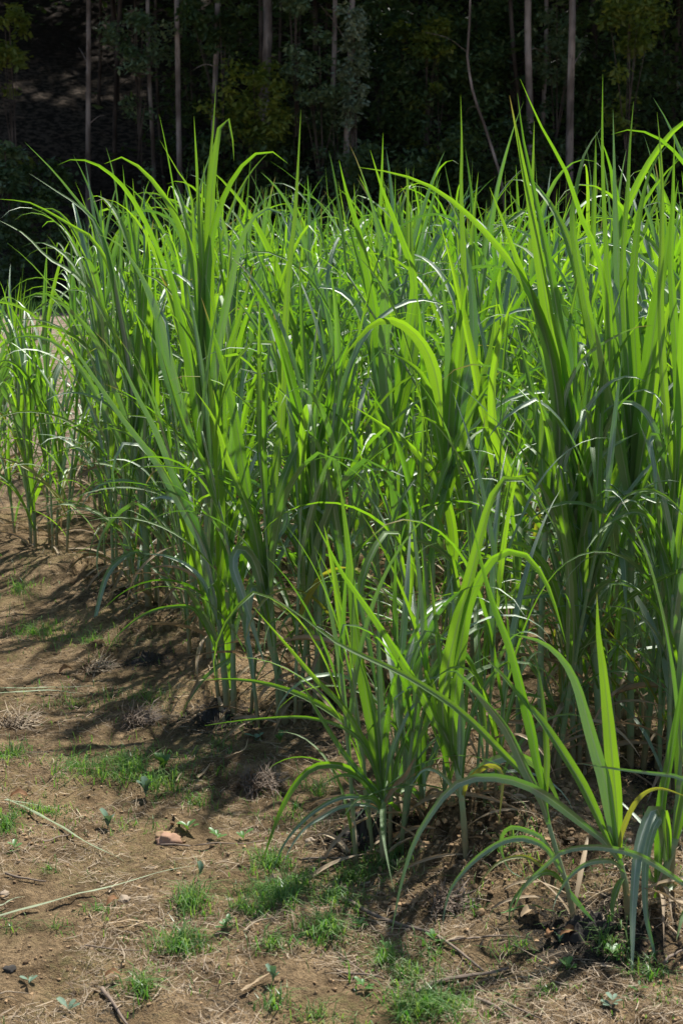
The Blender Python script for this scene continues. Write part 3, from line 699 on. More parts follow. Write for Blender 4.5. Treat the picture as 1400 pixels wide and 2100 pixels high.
BARK_D = bark_material('dark_bark', (0.07, 0.055, 0.048), (0.14, 0.11, 0.09))

def leaf_cloud(centres, n_per, rad, size, rng, mat, name, droop=.5, squash=.8):
    V = []; F = []; uv = []
    for c in centres:
        tone = rng.random()
        for _ in range(n_per):
            d = Vector((rng.gauss(0, 1), rng.gauss(0, 1), rng.gauss(0, 1) * squash)) * (rad * .5)
            p = Vector(c) + d
            a = rng.uniform(0, 6.283); e = -droop * rng.uniform(0, 1.3) + .25 * rng.gauss(0, 1)
            T = Vector((math.cos(a) * math.cos(e), math.sin(a) * math.cos(e), math.sin(e)))
            S = T.cross(Vector((rng.gauss(0, .4), rng.gauss(0, .4), 1))).normalized()
            L = size * rng.uniform(.6, 1.3); Wd = L * rng.uniform(.2, .34)
            N = T.cross(S); i = len(V); t = min(1, max(0, tone * .6 + rng.random() * .45))
            V += [p, p + T * L * .5 + S * Wd + N * L * .06, p + T * L - N * L * .08, p + T * L * .5 - S * Wd + N * L * .06]
            uv += [(t, .5)] * 4; F.append((i, i + 1, i + 2, i + 3))
    return mesh(name, V, F, mat, uv, False)

rng = random.Random(5)
CROWNS = []
for k in range(4):
    cs = []
    for _ in range(46):
        a = rng.uniform(0, 6.283); zz = rng.uniform(0, 7.5); rr = 2.6 * math.sqrt(rng.random()) * (1 - .35 * abs(zz / 7.5 - .4))
        cs.append((rr * math.cos(a), rr * math.sin(a), zz))
    CROWNS.append(leaf_cloud(cs, 46, 1.0, .42, rng, FOL_DARK, 'crown'))

def trunk_mesh(P, r0, r1, mat, branches=()):
    Pp, L = smooth_path(P, 22)
    Vs = []; Fs = []
    def add(path, ra, rb, sides):
        base = len(Vs); n = len(path)
        for i, p in enumerate(path):
            T = (path[min(n - 1, i + 1)] - path[max(0, i - 1)]).normalized()
            a = Vector((1, 0, 0)); a = (a - T * a.dot(T)).normalized(); b = T.cross(a)
            r = ra + (rb - ra) * i / (n - 1); r *= 1 + .07 * noise.noise((i * .9, ra * 50, 1))
            if i == 0: r *= 1.25
            for j in range(sides): t = 2 * math.pi * j / sides; Vs.append(p + a * r * math.cos(t) + b * r * math.sin(t))
        for i in range(n - 1):
            for j in range(sides): k = (j + 1) % sides; Fs.append((base + i * sides + j, base + i * sides + k, base + (i + 1) * sides + k, base + (i + 1) * sides + j))
        Fs.append(tuple(base + (n - 1) * sides + j for j in range(sides)))
    add(Pp, r0, r1, 10)
    for bp, br in branches: q, _ = smooth_path(bp, 8); add(q, br, br * .25, 5)
    return mesh('trunk', Vs, Fs, mat)

def tree(px_path, Y, wpx, label, group=None, bark=None, crown=True, top=15, name='tree', brs=2):
    """px_path: photo pixels from top of frame downwards; the trunk runs on to the ground below and to the crown above"""
    bark = bark or BARK
    pts = [at(x + rng.gauss(0, .07 * wpx), y, Y) for x, y in px_path]
    lo = pts[-1]; dirn = (pts[-1] - pts[-2]); dirn = dirn / max(1e-6, -dirn.z)
    gx = lo.x + dirn.x * max(0, lo.z - far_z(lo.x, Y)) * .5
    base = Vector((gx, Y, terrain(gx, Y) - .1))
    up = pts[0] - pts[1]; up = up / up.z
    topz = base.z + top
    tp = pts[0] + up * max(.5, topz - pts[0].z)
    P = [base] + [p for p in reversed(pts) if p.z > base.z + .3] + [pts[0].lerp(tp, .5) + Vector((.1, 0, 0)), tp]
    r = wpx * Y / FPX / 2
    root = empty(name, base, label, 'tree', group)
    P = [p - base for p in P]
    br = []
    for k in range(brs):
        t = P[-3 + 0].lerp(P[-1], rng.uniform(.1, .9)); a = rng.uniform(0, 6.28); L = rng.uniform(1.2, 2.4)
        d = Vector((math.cos(a), math.sin(a), rng.uniform(.3, .9)))
        br.append(([t, t + d * L * .5, t + d * L + Vector((0, 0, .25))], r * .35))
    for k in range(3):                                      # thin dead side twigs low on the stem
        j = rng.randint(0, len(P) - 3); t = P[j].lerp(P[j + 1], rng.random()); a = rng.uniform(0, 6.28); L = rng.uniform(.5, 1.5)
        d = Vector((math.cos(a), math.sin(a), rng.uniform(-.2, .9)))
        br.append(([t, t + d * L * .5 + Vector((0, 0, .06)), t + d * L + Vector((rng.gauss(0, .1), 0, -.1))], min(.02, r * .3)))
    link('trunk', trunk_mesh(P, r * 1.15, r * .65, bark, br), root)
    if crown:
        link('crown', rng.choice(CROWNS), root, P[-1] - Vector((0, 0, 4.5)), (0, 0, rng.uniform(0, 6.28)), rng.uniform(.85, 1.15))
    return root

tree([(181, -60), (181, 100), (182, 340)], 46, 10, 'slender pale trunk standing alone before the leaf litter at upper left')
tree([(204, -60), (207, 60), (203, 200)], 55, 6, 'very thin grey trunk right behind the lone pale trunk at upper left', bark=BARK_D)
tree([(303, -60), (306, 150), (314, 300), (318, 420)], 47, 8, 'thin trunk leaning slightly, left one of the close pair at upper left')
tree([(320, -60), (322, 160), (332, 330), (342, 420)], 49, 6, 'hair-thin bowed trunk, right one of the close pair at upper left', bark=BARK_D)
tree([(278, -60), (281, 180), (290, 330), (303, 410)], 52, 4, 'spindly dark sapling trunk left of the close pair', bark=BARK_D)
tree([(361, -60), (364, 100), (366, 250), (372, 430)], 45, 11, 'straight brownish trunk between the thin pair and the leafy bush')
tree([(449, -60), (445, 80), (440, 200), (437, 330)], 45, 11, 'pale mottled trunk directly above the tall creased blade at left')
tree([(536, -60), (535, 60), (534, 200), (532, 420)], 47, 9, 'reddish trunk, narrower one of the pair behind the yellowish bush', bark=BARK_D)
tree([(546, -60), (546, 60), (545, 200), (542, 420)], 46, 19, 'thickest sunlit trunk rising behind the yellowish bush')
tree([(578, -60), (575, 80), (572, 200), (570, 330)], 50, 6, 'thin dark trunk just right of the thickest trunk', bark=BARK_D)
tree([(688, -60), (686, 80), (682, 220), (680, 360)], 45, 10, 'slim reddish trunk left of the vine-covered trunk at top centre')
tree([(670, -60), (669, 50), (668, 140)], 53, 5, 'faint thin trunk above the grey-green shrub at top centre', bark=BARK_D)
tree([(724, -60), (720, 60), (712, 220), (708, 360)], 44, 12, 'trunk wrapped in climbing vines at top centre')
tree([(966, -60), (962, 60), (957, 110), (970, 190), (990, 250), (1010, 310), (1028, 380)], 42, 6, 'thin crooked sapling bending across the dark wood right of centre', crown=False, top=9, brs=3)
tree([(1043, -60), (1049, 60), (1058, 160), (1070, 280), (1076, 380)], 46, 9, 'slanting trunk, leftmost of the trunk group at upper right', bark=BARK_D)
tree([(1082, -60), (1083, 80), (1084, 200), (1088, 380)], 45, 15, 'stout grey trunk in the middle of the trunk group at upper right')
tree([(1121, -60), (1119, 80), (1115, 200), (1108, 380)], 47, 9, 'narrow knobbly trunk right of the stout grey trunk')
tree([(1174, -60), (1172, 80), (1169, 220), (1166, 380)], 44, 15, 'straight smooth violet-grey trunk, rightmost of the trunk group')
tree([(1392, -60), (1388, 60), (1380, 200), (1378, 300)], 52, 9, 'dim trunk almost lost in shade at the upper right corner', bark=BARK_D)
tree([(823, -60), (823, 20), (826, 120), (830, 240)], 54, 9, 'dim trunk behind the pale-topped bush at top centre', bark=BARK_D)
for k in range(62):                                     # the deeper wood
    Y = rng.uniform(47, 84) if k > 8 else rng.uniform(43, 48)
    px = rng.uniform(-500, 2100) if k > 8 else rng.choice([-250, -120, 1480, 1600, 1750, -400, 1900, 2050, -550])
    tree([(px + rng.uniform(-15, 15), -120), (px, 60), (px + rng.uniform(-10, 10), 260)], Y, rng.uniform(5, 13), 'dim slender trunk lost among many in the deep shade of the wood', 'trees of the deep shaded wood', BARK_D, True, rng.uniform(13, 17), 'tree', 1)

def shrub(px, py, Y, wpx, hpx, n, mat, label, size=.2, name='shrub', per=60, group=None, hang=False):
    """leafy bush or hanging branch covering the box centred at (px, py)"""
    c = at(px, py, Y); g = terrain(c.x, Y); W = wpx * Y / FPX; H = hpx * Y / FPX
    base = Vector((c.x, Y, g - .05)); root = empty(name, base, label, 'shrub', group)
    cs = []; n = int(n * 1.7)
    for k in range(n):
        a = rng.uniform(0, 6.283); e = rng.random() ** .5
        x, yv, z = W / 2 * e * math.cos(a), rng.uniform(-.5, .5) * min(W, 1.6), H / 2 * e * math.sin(a)
        if k % 4 == 0: x, z = x * .7, -rng.random() * (c.z - g) * .9
        if k % 7 == 3: x, z = x * 1.5, z * 1.25
        cs.append(Vector((x, yv, max(.15, c.z - base.z + z))))
    link('foliage', leaf_cloud(cs, per, max(.2, .26 * min(W, H) * .6) * (1 if name == 'vine' else 1.15), size, rng, mat, 'foliage', .7), root)
    P = [Vector((0, 0, 0)), Vector((.08, 0, (c.z - g) * .5)), Vector((0, .05, c.z - g + H * .4))]
    br = [([Vector((0, 0, max(.1, (cc.z) * .55))), (cc + Vector((0, 0, cc.z * .6))) / 2, cc], .018) for cc in cs[:7]]
    link('stem', trunk_mesh(P, .035, .012, BARK_D, br), root)
    return root
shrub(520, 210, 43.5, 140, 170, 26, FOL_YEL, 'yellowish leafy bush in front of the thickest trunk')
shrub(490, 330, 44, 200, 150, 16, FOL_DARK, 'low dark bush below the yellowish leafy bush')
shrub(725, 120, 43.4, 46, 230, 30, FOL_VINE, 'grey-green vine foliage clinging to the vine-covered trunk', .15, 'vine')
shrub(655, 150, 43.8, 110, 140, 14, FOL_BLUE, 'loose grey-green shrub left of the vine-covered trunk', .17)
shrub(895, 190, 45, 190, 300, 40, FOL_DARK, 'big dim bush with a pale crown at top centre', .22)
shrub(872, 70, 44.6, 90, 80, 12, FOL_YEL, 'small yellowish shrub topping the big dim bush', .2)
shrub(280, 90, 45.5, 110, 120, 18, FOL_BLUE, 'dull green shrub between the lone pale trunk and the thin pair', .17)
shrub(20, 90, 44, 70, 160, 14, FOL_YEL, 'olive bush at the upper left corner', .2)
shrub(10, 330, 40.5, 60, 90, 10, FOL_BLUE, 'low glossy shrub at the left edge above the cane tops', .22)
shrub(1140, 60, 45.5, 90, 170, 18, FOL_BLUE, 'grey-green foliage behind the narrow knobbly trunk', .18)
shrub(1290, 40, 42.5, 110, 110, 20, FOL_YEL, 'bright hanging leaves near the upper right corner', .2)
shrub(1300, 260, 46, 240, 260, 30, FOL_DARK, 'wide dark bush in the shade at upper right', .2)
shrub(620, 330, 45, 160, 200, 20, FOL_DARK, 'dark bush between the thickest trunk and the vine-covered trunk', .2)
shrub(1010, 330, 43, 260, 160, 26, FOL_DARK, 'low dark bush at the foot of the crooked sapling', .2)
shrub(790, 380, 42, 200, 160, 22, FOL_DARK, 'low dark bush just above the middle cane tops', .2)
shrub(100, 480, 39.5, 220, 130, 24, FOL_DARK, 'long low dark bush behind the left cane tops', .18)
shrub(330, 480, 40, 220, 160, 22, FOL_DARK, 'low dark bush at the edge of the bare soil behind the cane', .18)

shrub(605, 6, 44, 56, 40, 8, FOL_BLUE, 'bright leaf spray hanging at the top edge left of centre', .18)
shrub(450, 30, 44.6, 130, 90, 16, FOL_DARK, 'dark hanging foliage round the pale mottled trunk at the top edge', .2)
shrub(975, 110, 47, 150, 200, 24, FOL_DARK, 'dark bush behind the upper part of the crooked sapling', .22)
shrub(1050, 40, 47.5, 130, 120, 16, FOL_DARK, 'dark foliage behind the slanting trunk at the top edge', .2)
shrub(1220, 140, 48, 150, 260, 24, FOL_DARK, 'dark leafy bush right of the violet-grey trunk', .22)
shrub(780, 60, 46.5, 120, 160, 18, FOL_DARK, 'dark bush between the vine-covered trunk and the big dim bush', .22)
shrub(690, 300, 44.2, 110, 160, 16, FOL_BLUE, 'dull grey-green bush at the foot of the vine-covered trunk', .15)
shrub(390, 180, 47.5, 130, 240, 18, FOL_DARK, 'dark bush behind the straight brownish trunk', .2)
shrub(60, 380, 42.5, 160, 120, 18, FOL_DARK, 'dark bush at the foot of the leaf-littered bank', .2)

# far undergrowth of the hillside, and an unseen leaf layer added to shade it
cs = []
for _ in range(1000):
    Y = rng.uniform(47, 92); x = rng.uniform(-.34, .34) * Y; z = terrain(x, Y)
    if x < -.10 * Y and Y < 60 and rng.random() < .9: continue
    cs.append((x, Y, z + rng.uniform(.2, 7.5)))
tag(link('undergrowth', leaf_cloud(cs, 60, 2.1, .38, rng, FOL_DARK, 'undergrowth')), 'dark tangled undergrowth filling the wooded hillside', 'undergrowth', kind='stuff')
cs = []
for _ in range(1500):
    Y = rng.uniform(47, 108); x = rng.uniform(-.55, .55) * Y + 8; cs.append((x, Y, terrain(x, Y) + rng.uniform(11, 17)))
tag(link('shade_canopy', leaf_cloud(cs, 44, 3.0, .8, rng, FOL_DARK, 'shade_canopy')), 'unseen leaf cover added over the wooded hillside to shade it', 'shade_canopy', kind='stuff')

# ------------------------------------------------------------------ grass, straw, crumbs (uncountable)
def simple_mat(name, a, b, rough=.7, tr=0.0, t=None, scale=8, spec=.3):
    m = Mat(name); pos = m.n('NewGeometry').outputs['Position']; isl = m.n('NewGeometry').outputs['Random Per Island']
    c = m.mix(isl, a, b); c = m.mix(m.math('MULTIPLY', m.ramp(m.noise(pos, scale * 8, 3), .4, .7), .35), c, m.mix(1.0, c, (.6, .58, .55), 'MULTIPLY'))
    p = m.principled(c, rough, spec)
    if tr:
        tb = m.n('BsdfTranslucent'); m.l(m.mix(isl, t[0], t[1]), tb.inputs[0])
        mx = m.n('MixShader'); mx.inputs[0].default_value = tr; m.l(p, mx.inputs[1]); m.l(tb.outputs[0], mx.inputs[2]); p = mx.outputs[0]
    return m.end(p)
GRASS = simple_mat('short_grass', (0.045, 0.14, 0.03), (0.20, 0.28, 0.09), .4, .42, ((0.09, 0.36, 0.02), (0.32, 0.50, 0.05)), spec=.6)
STRAW = simple_mat('dry_straw', (0.10, 0.068, 0.042), (0.48, 0.38, 0.26), .8)
TWIG = simple_mat('dead_stalk', (0.15, 0.11, 0.08), (0.26, 0.20, 0.15), .85)
WEED = simple_mat('weed_leaf', (0.06, 0.16, 0.04), (0.13, 0.25, 0.07), .4, .3, ((0.10, 0.26, 0.02), (0.2, 0.36, 0.03)))
WEED_P = simple_mat('pale_weed_leaf', (0.12, 0.20, 0.13), (0.19, 0.28, 0.19), .6, .2, ((0.10, 0.2, 0.06), (0.14, 0.24, 0.08)))
BROWN = simple_mat('brown_dead_leaf', (0.16, 0.07, 0.03), (0.30, 0.16, 0.07), .7, .2, ((0.2, 0.08, 0.03), (0.3, 0.14, 0.05)))
TAN = simple_mat('tan_dead_leaf', (0.36, 0.25, 0.14), (0.48, 0.36, 0.22), .7, .2, ((0.3, 0.18, 0.08), (0.36, 0.22, 0.1)))
CUT = simple_mat('cut_blade', (0.19, 0.23, 0.12), (0.27, 0.31, 0.19), .6)
CRUMB = simple_mat('soil_crumb', (0.17, 0.108, 0.057), (0.40, 0.265, 0.145), .95)
CHAR = simple_mat('black_compost', (0.035, 0.03, 0.026), (0.05, 0.044, 0.038), .95, scale=20)
STONE = simple_mat('stone', (0.22, 0.17, 0.12), (0.38, 0.30, 0.22), .85)

rng = random.Random(33)
def blades(spots, mat, name):
    """spots: (x, y, height, width, lean azimuth, lean)"""
    V = []; F = []
    for x, y, h, wd, az, ln in spots:
        z = terrain(x, y) - .002; b = Vector((x, y, z)); d = Vector((math.cos(az), math.sin(az), 0)); s = Vector((-d.y, d.x, 0)) * wd / 2
        i = len(V)
        p1 = b + d * (ln * h * .35) + Vector((0, 0, h * .6)); p2 = b + d * (ln * h) + Vector((0, 0, h * (1 - .35 * ln)))
        V += [b - s, b + s, p1 + s * .8, p1 - s * .8, p2]; F += [(i, i + 1, i + 2, i + 3), (i + 3, i + 2, i + 4)]
    return mesh(name, V, F, mat, None, False)
spots = []
def patch(px, py, rx, ry, n, h, wd=.0024):
    for _ in range(int(n * 1.6)):
        a = rng.uniform(0, 6.283); e = abs(rng.gauss(0, .72))
        q = gpt_fast(px + rx * e * math.cos(a), py + ry * e * math.sin(a))
        if noise.noise((q[0] * 9, q[1] * 9, 7)) + .5 * noise.noise((q[0] * 25, q[1] * 25, 2)) < -.16 + .22 * (e - .5): continue
        spots.append((q[0], q[1], h * (.15 + 1.5 * rng.random() ** 1.8), wd * rng.uniform(.6, 1.5), rng.uniform(0, 6.283), rng.uniform(.2, 1.7)))
def gpt_fast(px, py):
    d = ray(px, py); Y = CAM_H / -d.z * d.y; return (d.x * Y / d.y, Y)
for a in [(575, 1850, 140, 50, 1100, .040), (680, 1840, 90, 45, 500, .042), (500, 1880, 60, 30, 260, .03), (665, 1925, 75, 28, 420, .045), (370, 1945, 55, 22, 300, .045), (390, 1860, 32, 22, 220, .05), (560, 1780, 80, 25, 260, .045),
          (260, 1580, 150, 34, 900, .05), (300, 1610, 60, 26, 300, .06), (150, 1575, 50, 30, 260, .04), (30, 1555, 50, 30, 220, .04), (20, 1690, 50, 34, 240, .035), (100, 1660, 60, 14, 120, .03), (70, 1300, 90, 26, 360, .05), (40, 1215, 50, 26, 240, .05),
          (190, 1330, 110, 40, 300, .045), (290, 2040, 40, 30, 150, .04), (870, 2070, 130, 45, 700, .045), (820, 2000, 60, 30, 220, .035), (780, 1970, 50, 28, 200, .045), (790, 1780, 70, 30, 260, .04), (720, 1800, 60, 25, 220, .04), (1240, 1960, 60, 24, 200, .05), (1180, 1945, 50, 20, 120, .04),
          (80, 1925, 60, 20, 120, .03), (100, 1790, 60, 30, 100, .02), (200, 1885, 40, 12, 60, .025), (600, 1660, 100, 40, 160, .03), (650, 1625, 40, 30, 140, .06), (450, 1530, 120, 50, 180, .03), (150, 1440, 160, 50, 260, .035), (300, 1440, 120, 30, 160, .04), (890, 1950, 30, 20, 70, .05), (830, 1620, 100, 40, 160, .05),
          (1050, 1820, 80, 40, 100, .05), (980, 1880, 60, 30, 80, .03), (1330, 2020, 60, 50, 160, .03), (1120, 2050, 120, 40, 160, .02), (560, 2060, 60, 40, 110, .035), (650, 2080, 80, 30, 80, .03), (240, 1690, 100, 30, 120, .03), (400, 1640, 90, 30, 140, .03), (1060, 1960, 80, 30, 80, .03),
          (1290, 1820, 100, 60, 140, .04), (1340, 1690, 80, 40, 120, .03), (1000, 1700, 100, 30, 100, .04), (560, 1950, 40, 20, 120, .045)]: patch(*a)
for _ in range(5200):                                             # thin scatter everywhere
    q = gpt_fast(rng.uniform(-60, 1460), 1130 + 990 * rng.random())
    if noise.noise((q[0] * 2.6, q[1] * 2.6, 3)) < .02: continue
    spots.append((q[0], q[1], rng.uniform(.008, .03), .003, rng.uniform(0, 6.283), rng.uniform(.2, 1.1)))
tag(link('short_grass', blades(spots, GRASS, 'short_grass')), 'short green grass growing in patches on the bare soil', 'grass', kind='stuff')
spots = []
for _ in range(9000):
    Y = rng.uniform(36, 43); spots.append((rng.uniform(-.3, .3) * Y, Y, rng.uniform(.1, .35), .03, rng.uniform(0, 6.28), rng.uniform(.1, .9)))
tag(link('verge_grass', blades(spots, GRASS, 'verge_grass')), 'shaded strip of grass along the foot of the wood', 'grass', kind='stuff')

V = []; F = []
for k in range(34000):
    if k < 29500: q = gpt_fast(rng.uniform(-80, 1480), 1135 + 990 * rng.random() ** .9)
    else: q = (rng.uniform(-1.5, 1.8), rng.uniform(4.4, 9))
    if noise.noise((q[0] * 3.5, q[1] * 3.5, 11)) < -.12 + .3 * rng.random() - .1: continue
    L = rng.uniform(.010, .05) * (2.2 if rng.random() < .05 else 1); a = rng.uniform(0, 6.283); wd = rng.uniform(.0003, .0008) * (2.4 if rng.random() < .05 else 1)
    z = terrain(*q); d = Vector((math.cos(a), math.sin(a), rng.gauss(0, .22))); s = Vector((-math.sin(a), math.cos(a), rng.gauss(0, .4))) * wd
    c = Vector((q[0], q[1], z + .004 + abs(d.z) * L * .5)); bow = Vector((-d.y, d.x, .25)) * L * rng.gauss(0, .09); i = len(V)
    V += [c - d * L / 2 - s * .7, c - d * L / 2 + s * .7, c + bow + s, c + bow - s, c + d * L / 2 + s * .5, c + d * L / 2 - s * .5]
    F += [(i, i + 1, i + 2, i + 3), (i + 3, i + 2, i + 4, i + 5)]
tag(link('straw_litter', mesh('straw_litter', V, F, STRAW, None, False)), 'dry straw and root bits littering the soil', 'litter', kind='stuff')

ICO_V = []; ICO_F = []
def ico():
    import bmesh
    bm = bmesh.new(); bmesh.ops.create_icosphere(bm, subdivisions=1, radius=1)
    v = [x.co.copy() for x in bm.verts]; f = [tuple(y.index for y in x.verts) for x in bm.faces]; bm.free(); return v, f
ICO_V, ICO_F = ico()
def lumps(items, mat, name):
    V = []; F = []
    for x, y, r in items:
        i = len(V); sx, sy, sz = (rng.uniform(.7, 1.3) for _ in range(3)); z = terrain(x, y)
        for v in ICO_V: V.append(Vector((v.x * sx, v.y * sy, v.z * sz * .8)) * (r * rng.uniform(.55, 1.3)) + Vector((x, y, z + r * .25)))
        F += [tuple(j + i for j in f) for f in ICO_F]
    return mesh(name, V, F, mat, None, False)
it = []
for _ in range(15000):
    q = gpt_fast(rng.uniform(-60, 1460), 1140 + 980 * rng.random())
    qq = (q[0] - ROW_A.x) * ROW_N.x + (q[1] - ROW_A.y) * ROW_N.y
    if qq < -.35 and rng.random() < .45: continue
    it.append((q[0], q[1], (.0012 + .0058 * rng.random() ** 5)))
for px, py, rx, ry, n in [(930, 1750, 130, 50, 1300), (1060, 1800, 160, 60, 1300), (1150, 1690, 160, 60, 800), (860, 1850, 140, 30, 500)]:
    for _ in range(n):
        q = gpt_fast(px + rng.gauss(0, .5) * rx, py + rng.gauss(0, .5) * ry); it.append((q[0], q[1], (.0015 + .009 * rng.random() ** 4)))
tag(link('soil_crumbs', lumps(it, CRUMB, 'soil_crumbs')), 'loose brown crumbs of soil scattered over the ground', 'soil', kind='stuff')

def heap(px, py, rx, ry, n, label):
    """low crumbly mound, its rim under the soil"""
    c = gpt(px, py); a, b = .72 * rx * c.y / FPX, .72 * ry * c.y / FPX * 2.6; V = []; F = []; nr, na = 30, 84
    for i in range(nr + 1):
        for k in range(na):
            t = 2 * math.pi * k / na; e = (i / nr) * (1 + .3 * noise.noise((math.cos(t) * 1.4 + px, math.sin(t) * 1.4, 0)))
            x, y = c.x + a * e * math.cos(t), c.y + b * e * math.sin(t); q = i / nr
            z = terrain(x, y) + .022 * (1 - q ** 2) - .012 * q ** 3 + (1 - q * .6) * (.018 * noise.noise((x * 30, y * 30, 1)) + .020 * noise.noise((x * 75, y * 75, 6)) + .012 * noise.noise((x * 170, y * 170, 3)))
            V.append((x, y, z))
    for i in range(nr):
        for k in range(na): F.append((i * na + k, i * na + (k + 1) % na, (i + 1) * na + (k + 1) % na, (i + 1) * na + k))
    return tag(link('compost_heap', mesh('compost_heap', V, [f[::-1] for f in F], CHAR, None, True)), label, 'compost heap', 'dark compost heaps at the plant feet')
heap(745, 1700, 60, 28, 220, 'black compost heap under the bushy plant in the centre foreground')
heap(1200, 1905, 100, 22, 300, 'long dark compost heap at the feet of the two foreground plants')
heap(300, 1310, 55, 10, 120, 'small black compost heap left of the field corner')
heap(440, 1440, 60, 20, 200, 'dark crumbly compost heap around the near left corner plant')
heap(1355, 1558, 40, 16, 120, 'black compost heap behind the foreground by the right edge')

# ------------------------------------------------------------------ single things lying on the soil
def lying(pxs, wpx, mat, name, label, cat, group=None, flat=False, lift=.006, taper=.5):
    P = []
    for x, y in pxs:
        q = gpt_fast(x, y); P.append(Vector((q[0], q[1], 0)))
    P, L = smooth_path(P, 16)
    for p in P: p.z = max(terrain(p.x, p.y), terrain(p.x + .01, p.y), terrain(p.x - .01, p.y)) + lift
    for _ in range(2):
        for i in range(1, 15): P[i].z = max(P[i].z, (P[i - 1].z + P[i + 1].z) / 2)
    base = P[0].copy(); Y = base.y; w = wpx * Y / FPX
    P = [p - base for p in P]
    if flat:
        WD = [(P[min(15, i + 1)] - P[max(0, i - 1)]).normalized().cross(Vector((rng.gauss(0, .2), rng.gauss(0, .2), 1))) for i in range(16)]
        me = blade(P, [w * (.68 * prof(.12 + .88 * i / 15) + .05) for i in range(16)], WD, .35, rng, .05, name, mat)
    else: me = tube(P, [w / 2 * .8 * (1 - taper * i / 15) * (1 + .18 * noise.noise((i * .8, w * 900, 0))) for i in range(16)], mat, name, 7, .06, .12)
    o = link(name, me, None, base); return tag(o, label, cat, group)
FL = 'fallen cane stalks and sticks on the soil'
lying([(700, 1855), (780, 1888), (870, 1920), (940, 1965), (990, 2000)], 12, TWIG, 'dead_stalk', 'long grey dead cane stalk lying diagonally below the centre plants', 'dead stalk', FL)
lying([(850, 2045), (890, 2028), (960, 2012), (1042, 1998)], 15, TWIG, 'dead_stalk', 'thick split tan stalk lying right of the bottom centre grass', 'dead stalk', FL)
lying([(690, 2004), (740, 2005), (790, 2006)], 7, TWIG, 'dead_stalk', 'short dark stick lying level near the bottom centre', 'stick', FL)
lying([(210, 2040), (232, 2070), (262, 2104)], 13, TWIG, 'dead_stalk', 'stout stick pointing out of the bottom left edge', 'stick', FL)
lying([(978, 2062), (1010, 2080), (1045, 2105)], 13, TWIG, 'dead_stalk', 'stout stick at the bottom edge right of centre', 'stick', FL)
lying([(1020, 2065), (1070, 2085), (1110, 2102)], 8, TWIG, 'dead_stalk', 'thinner stick at the bottom edge right of the stout one', 'stick', FL)
lying([(330, 1745), (400, 1745), (470, 1738), (540, 1725)], 5, TWIG, 'dead_stalk', 'long thin brown stick below the pinkish clod', 'stick', FL)
lying([(90, 1738), (120, 1722), (155, 1712)], 6, TWIG, 'dead_stalk', 'short brown stick beside the crossing cut blade at left', 'stick', FL)
lying([(12, 1806), (50, 1812), (95, 1820)], 7, TWIG, 'dead_stalk', 'short dark stick at the left edge above the long cut blade', 'stick', FL)
lying([(175, 1958), (220, 1967), (290, 1960)], 5, TWIG, 'dead_stalk', 'thin bent dark stick left of the lone bottom tuft', 'stick', FL)
lying([(500, 1928), (530, 1912), (580, 1905)], 6, STRAW, 'dead_stalk', 'pale stick just below the large grass patch', 'stick', FL)
lying([(620, 1775), (700, 1772), (760, 1770)], 7, TWIG, 'dead_stalk', 'brown stick lying above the large grass patch', 'stick', FL)
lying([(920, 1945), (1000, 1942), (1072, 1944)], 7, TWIG, 'dead_stalk', 'grey stick lying level in front of the leaning foreground plant', 'stick', FL)
lying([(1360, 2005), (1385, 1990), (1410, 1985)], 9, TWIG, 'dead_stalk', 'stick at the right edge below the hanging blades', 'stick', FL)
lying([(0, 2060), (30, 2052), (60, 2050)], 5, STRAW, 'dead_stalk', 'pale short stick at the bottom left edge', 'stick', FL)
lying([(690, 1960), (720, 1985), (770, 2015), (840, 2040)], 4, TWIG, 'dead_stalk', 'thin wiry stick crossing the soil below the small grass patch', 'stick', FL)
CB = 'cut cane blades lying on the soil'
lying([(-20, 1893), (100, 1868), (200, 1845), (330, 1803), (400, 1787)], 10, CUT, 'cut_blade', 'long pale cut blade lying across the lower left soil', 'cut blade', CB, True, .012)
lying([(15, 1648), (60, 1668), (120, 1700), (180, 1735), (255, 1778)], 9, CUT, 'cut_blade', 'faded green cut blade slanting down at left', 'cut blade', CB, True, .012)
lying([(10, 1650), (70, 1652), (140, 1664)], 6, CUT, 'cut_blade', 'short cut blade lying level at the left edge', 'cut blade', CB, True, .01)
lying([(-10, 1425), (60, 1424), (130, 1420), (195, 1412)], 7, CUT, 'cut_blade', 'upper cut blade of the pair lying at left below the field', 'cut blade', CB, True, .012)
lying([(-10, 1438), (50, 1436), (120, 1430), (200, 1426)], 7, CUT, 'cut_blade', 'lower cut blade of the pair lying at left below the field', 'cut blade', CB, True, .014)
lying([(-10, 1875), (25, 1862), (52, 1857)], 6, CUT, 'cut_blade', 'short pale cut blade at the left edge above the long one', 'cut blade', CB, True, .01)
lying([(1025, 1912), (1065, 1908), (1105, 1916), (1150, 1932)], 12, WEED, 'cut_blade', 'green fallen blade in front of the dark compost at right', 'cut blade', CB, True, .02)
lying([(150, 1590), (180, 1588), (225, 1584)], 6, TAN, 'dry_blade', 'dry straw-coloured blade beside the left grass patch', 'dry blade', CB, True, .015)
lying([(405, 1596), (418, 1584), (432, 1574)], 12, TAN, 'dry_blade', 'short tan husk piece right of the left grass patch', 'dry blade', CB, True, .015)
lying([(462, 1560), (500, 1553), (510, 1530)], 6, TAN, 'dry_blade', 'bent straw-coloured strip in the middle of the path', 'dry blade', CB, True, .015)
lying([(495, 2044), (520, 2034), (556, 2020)], 13, TAN, 'dry_blade', 'wide tan husk strip near the bottom centre', 'dry blade', CB, True, .012)
lying([(240, 1910), (280, 1905), (320, 1902)], 7, TAN, 'dry_blade', 'upper pale straw strip above the lone bottom tuft', 'dry blade', CB, True, .01)
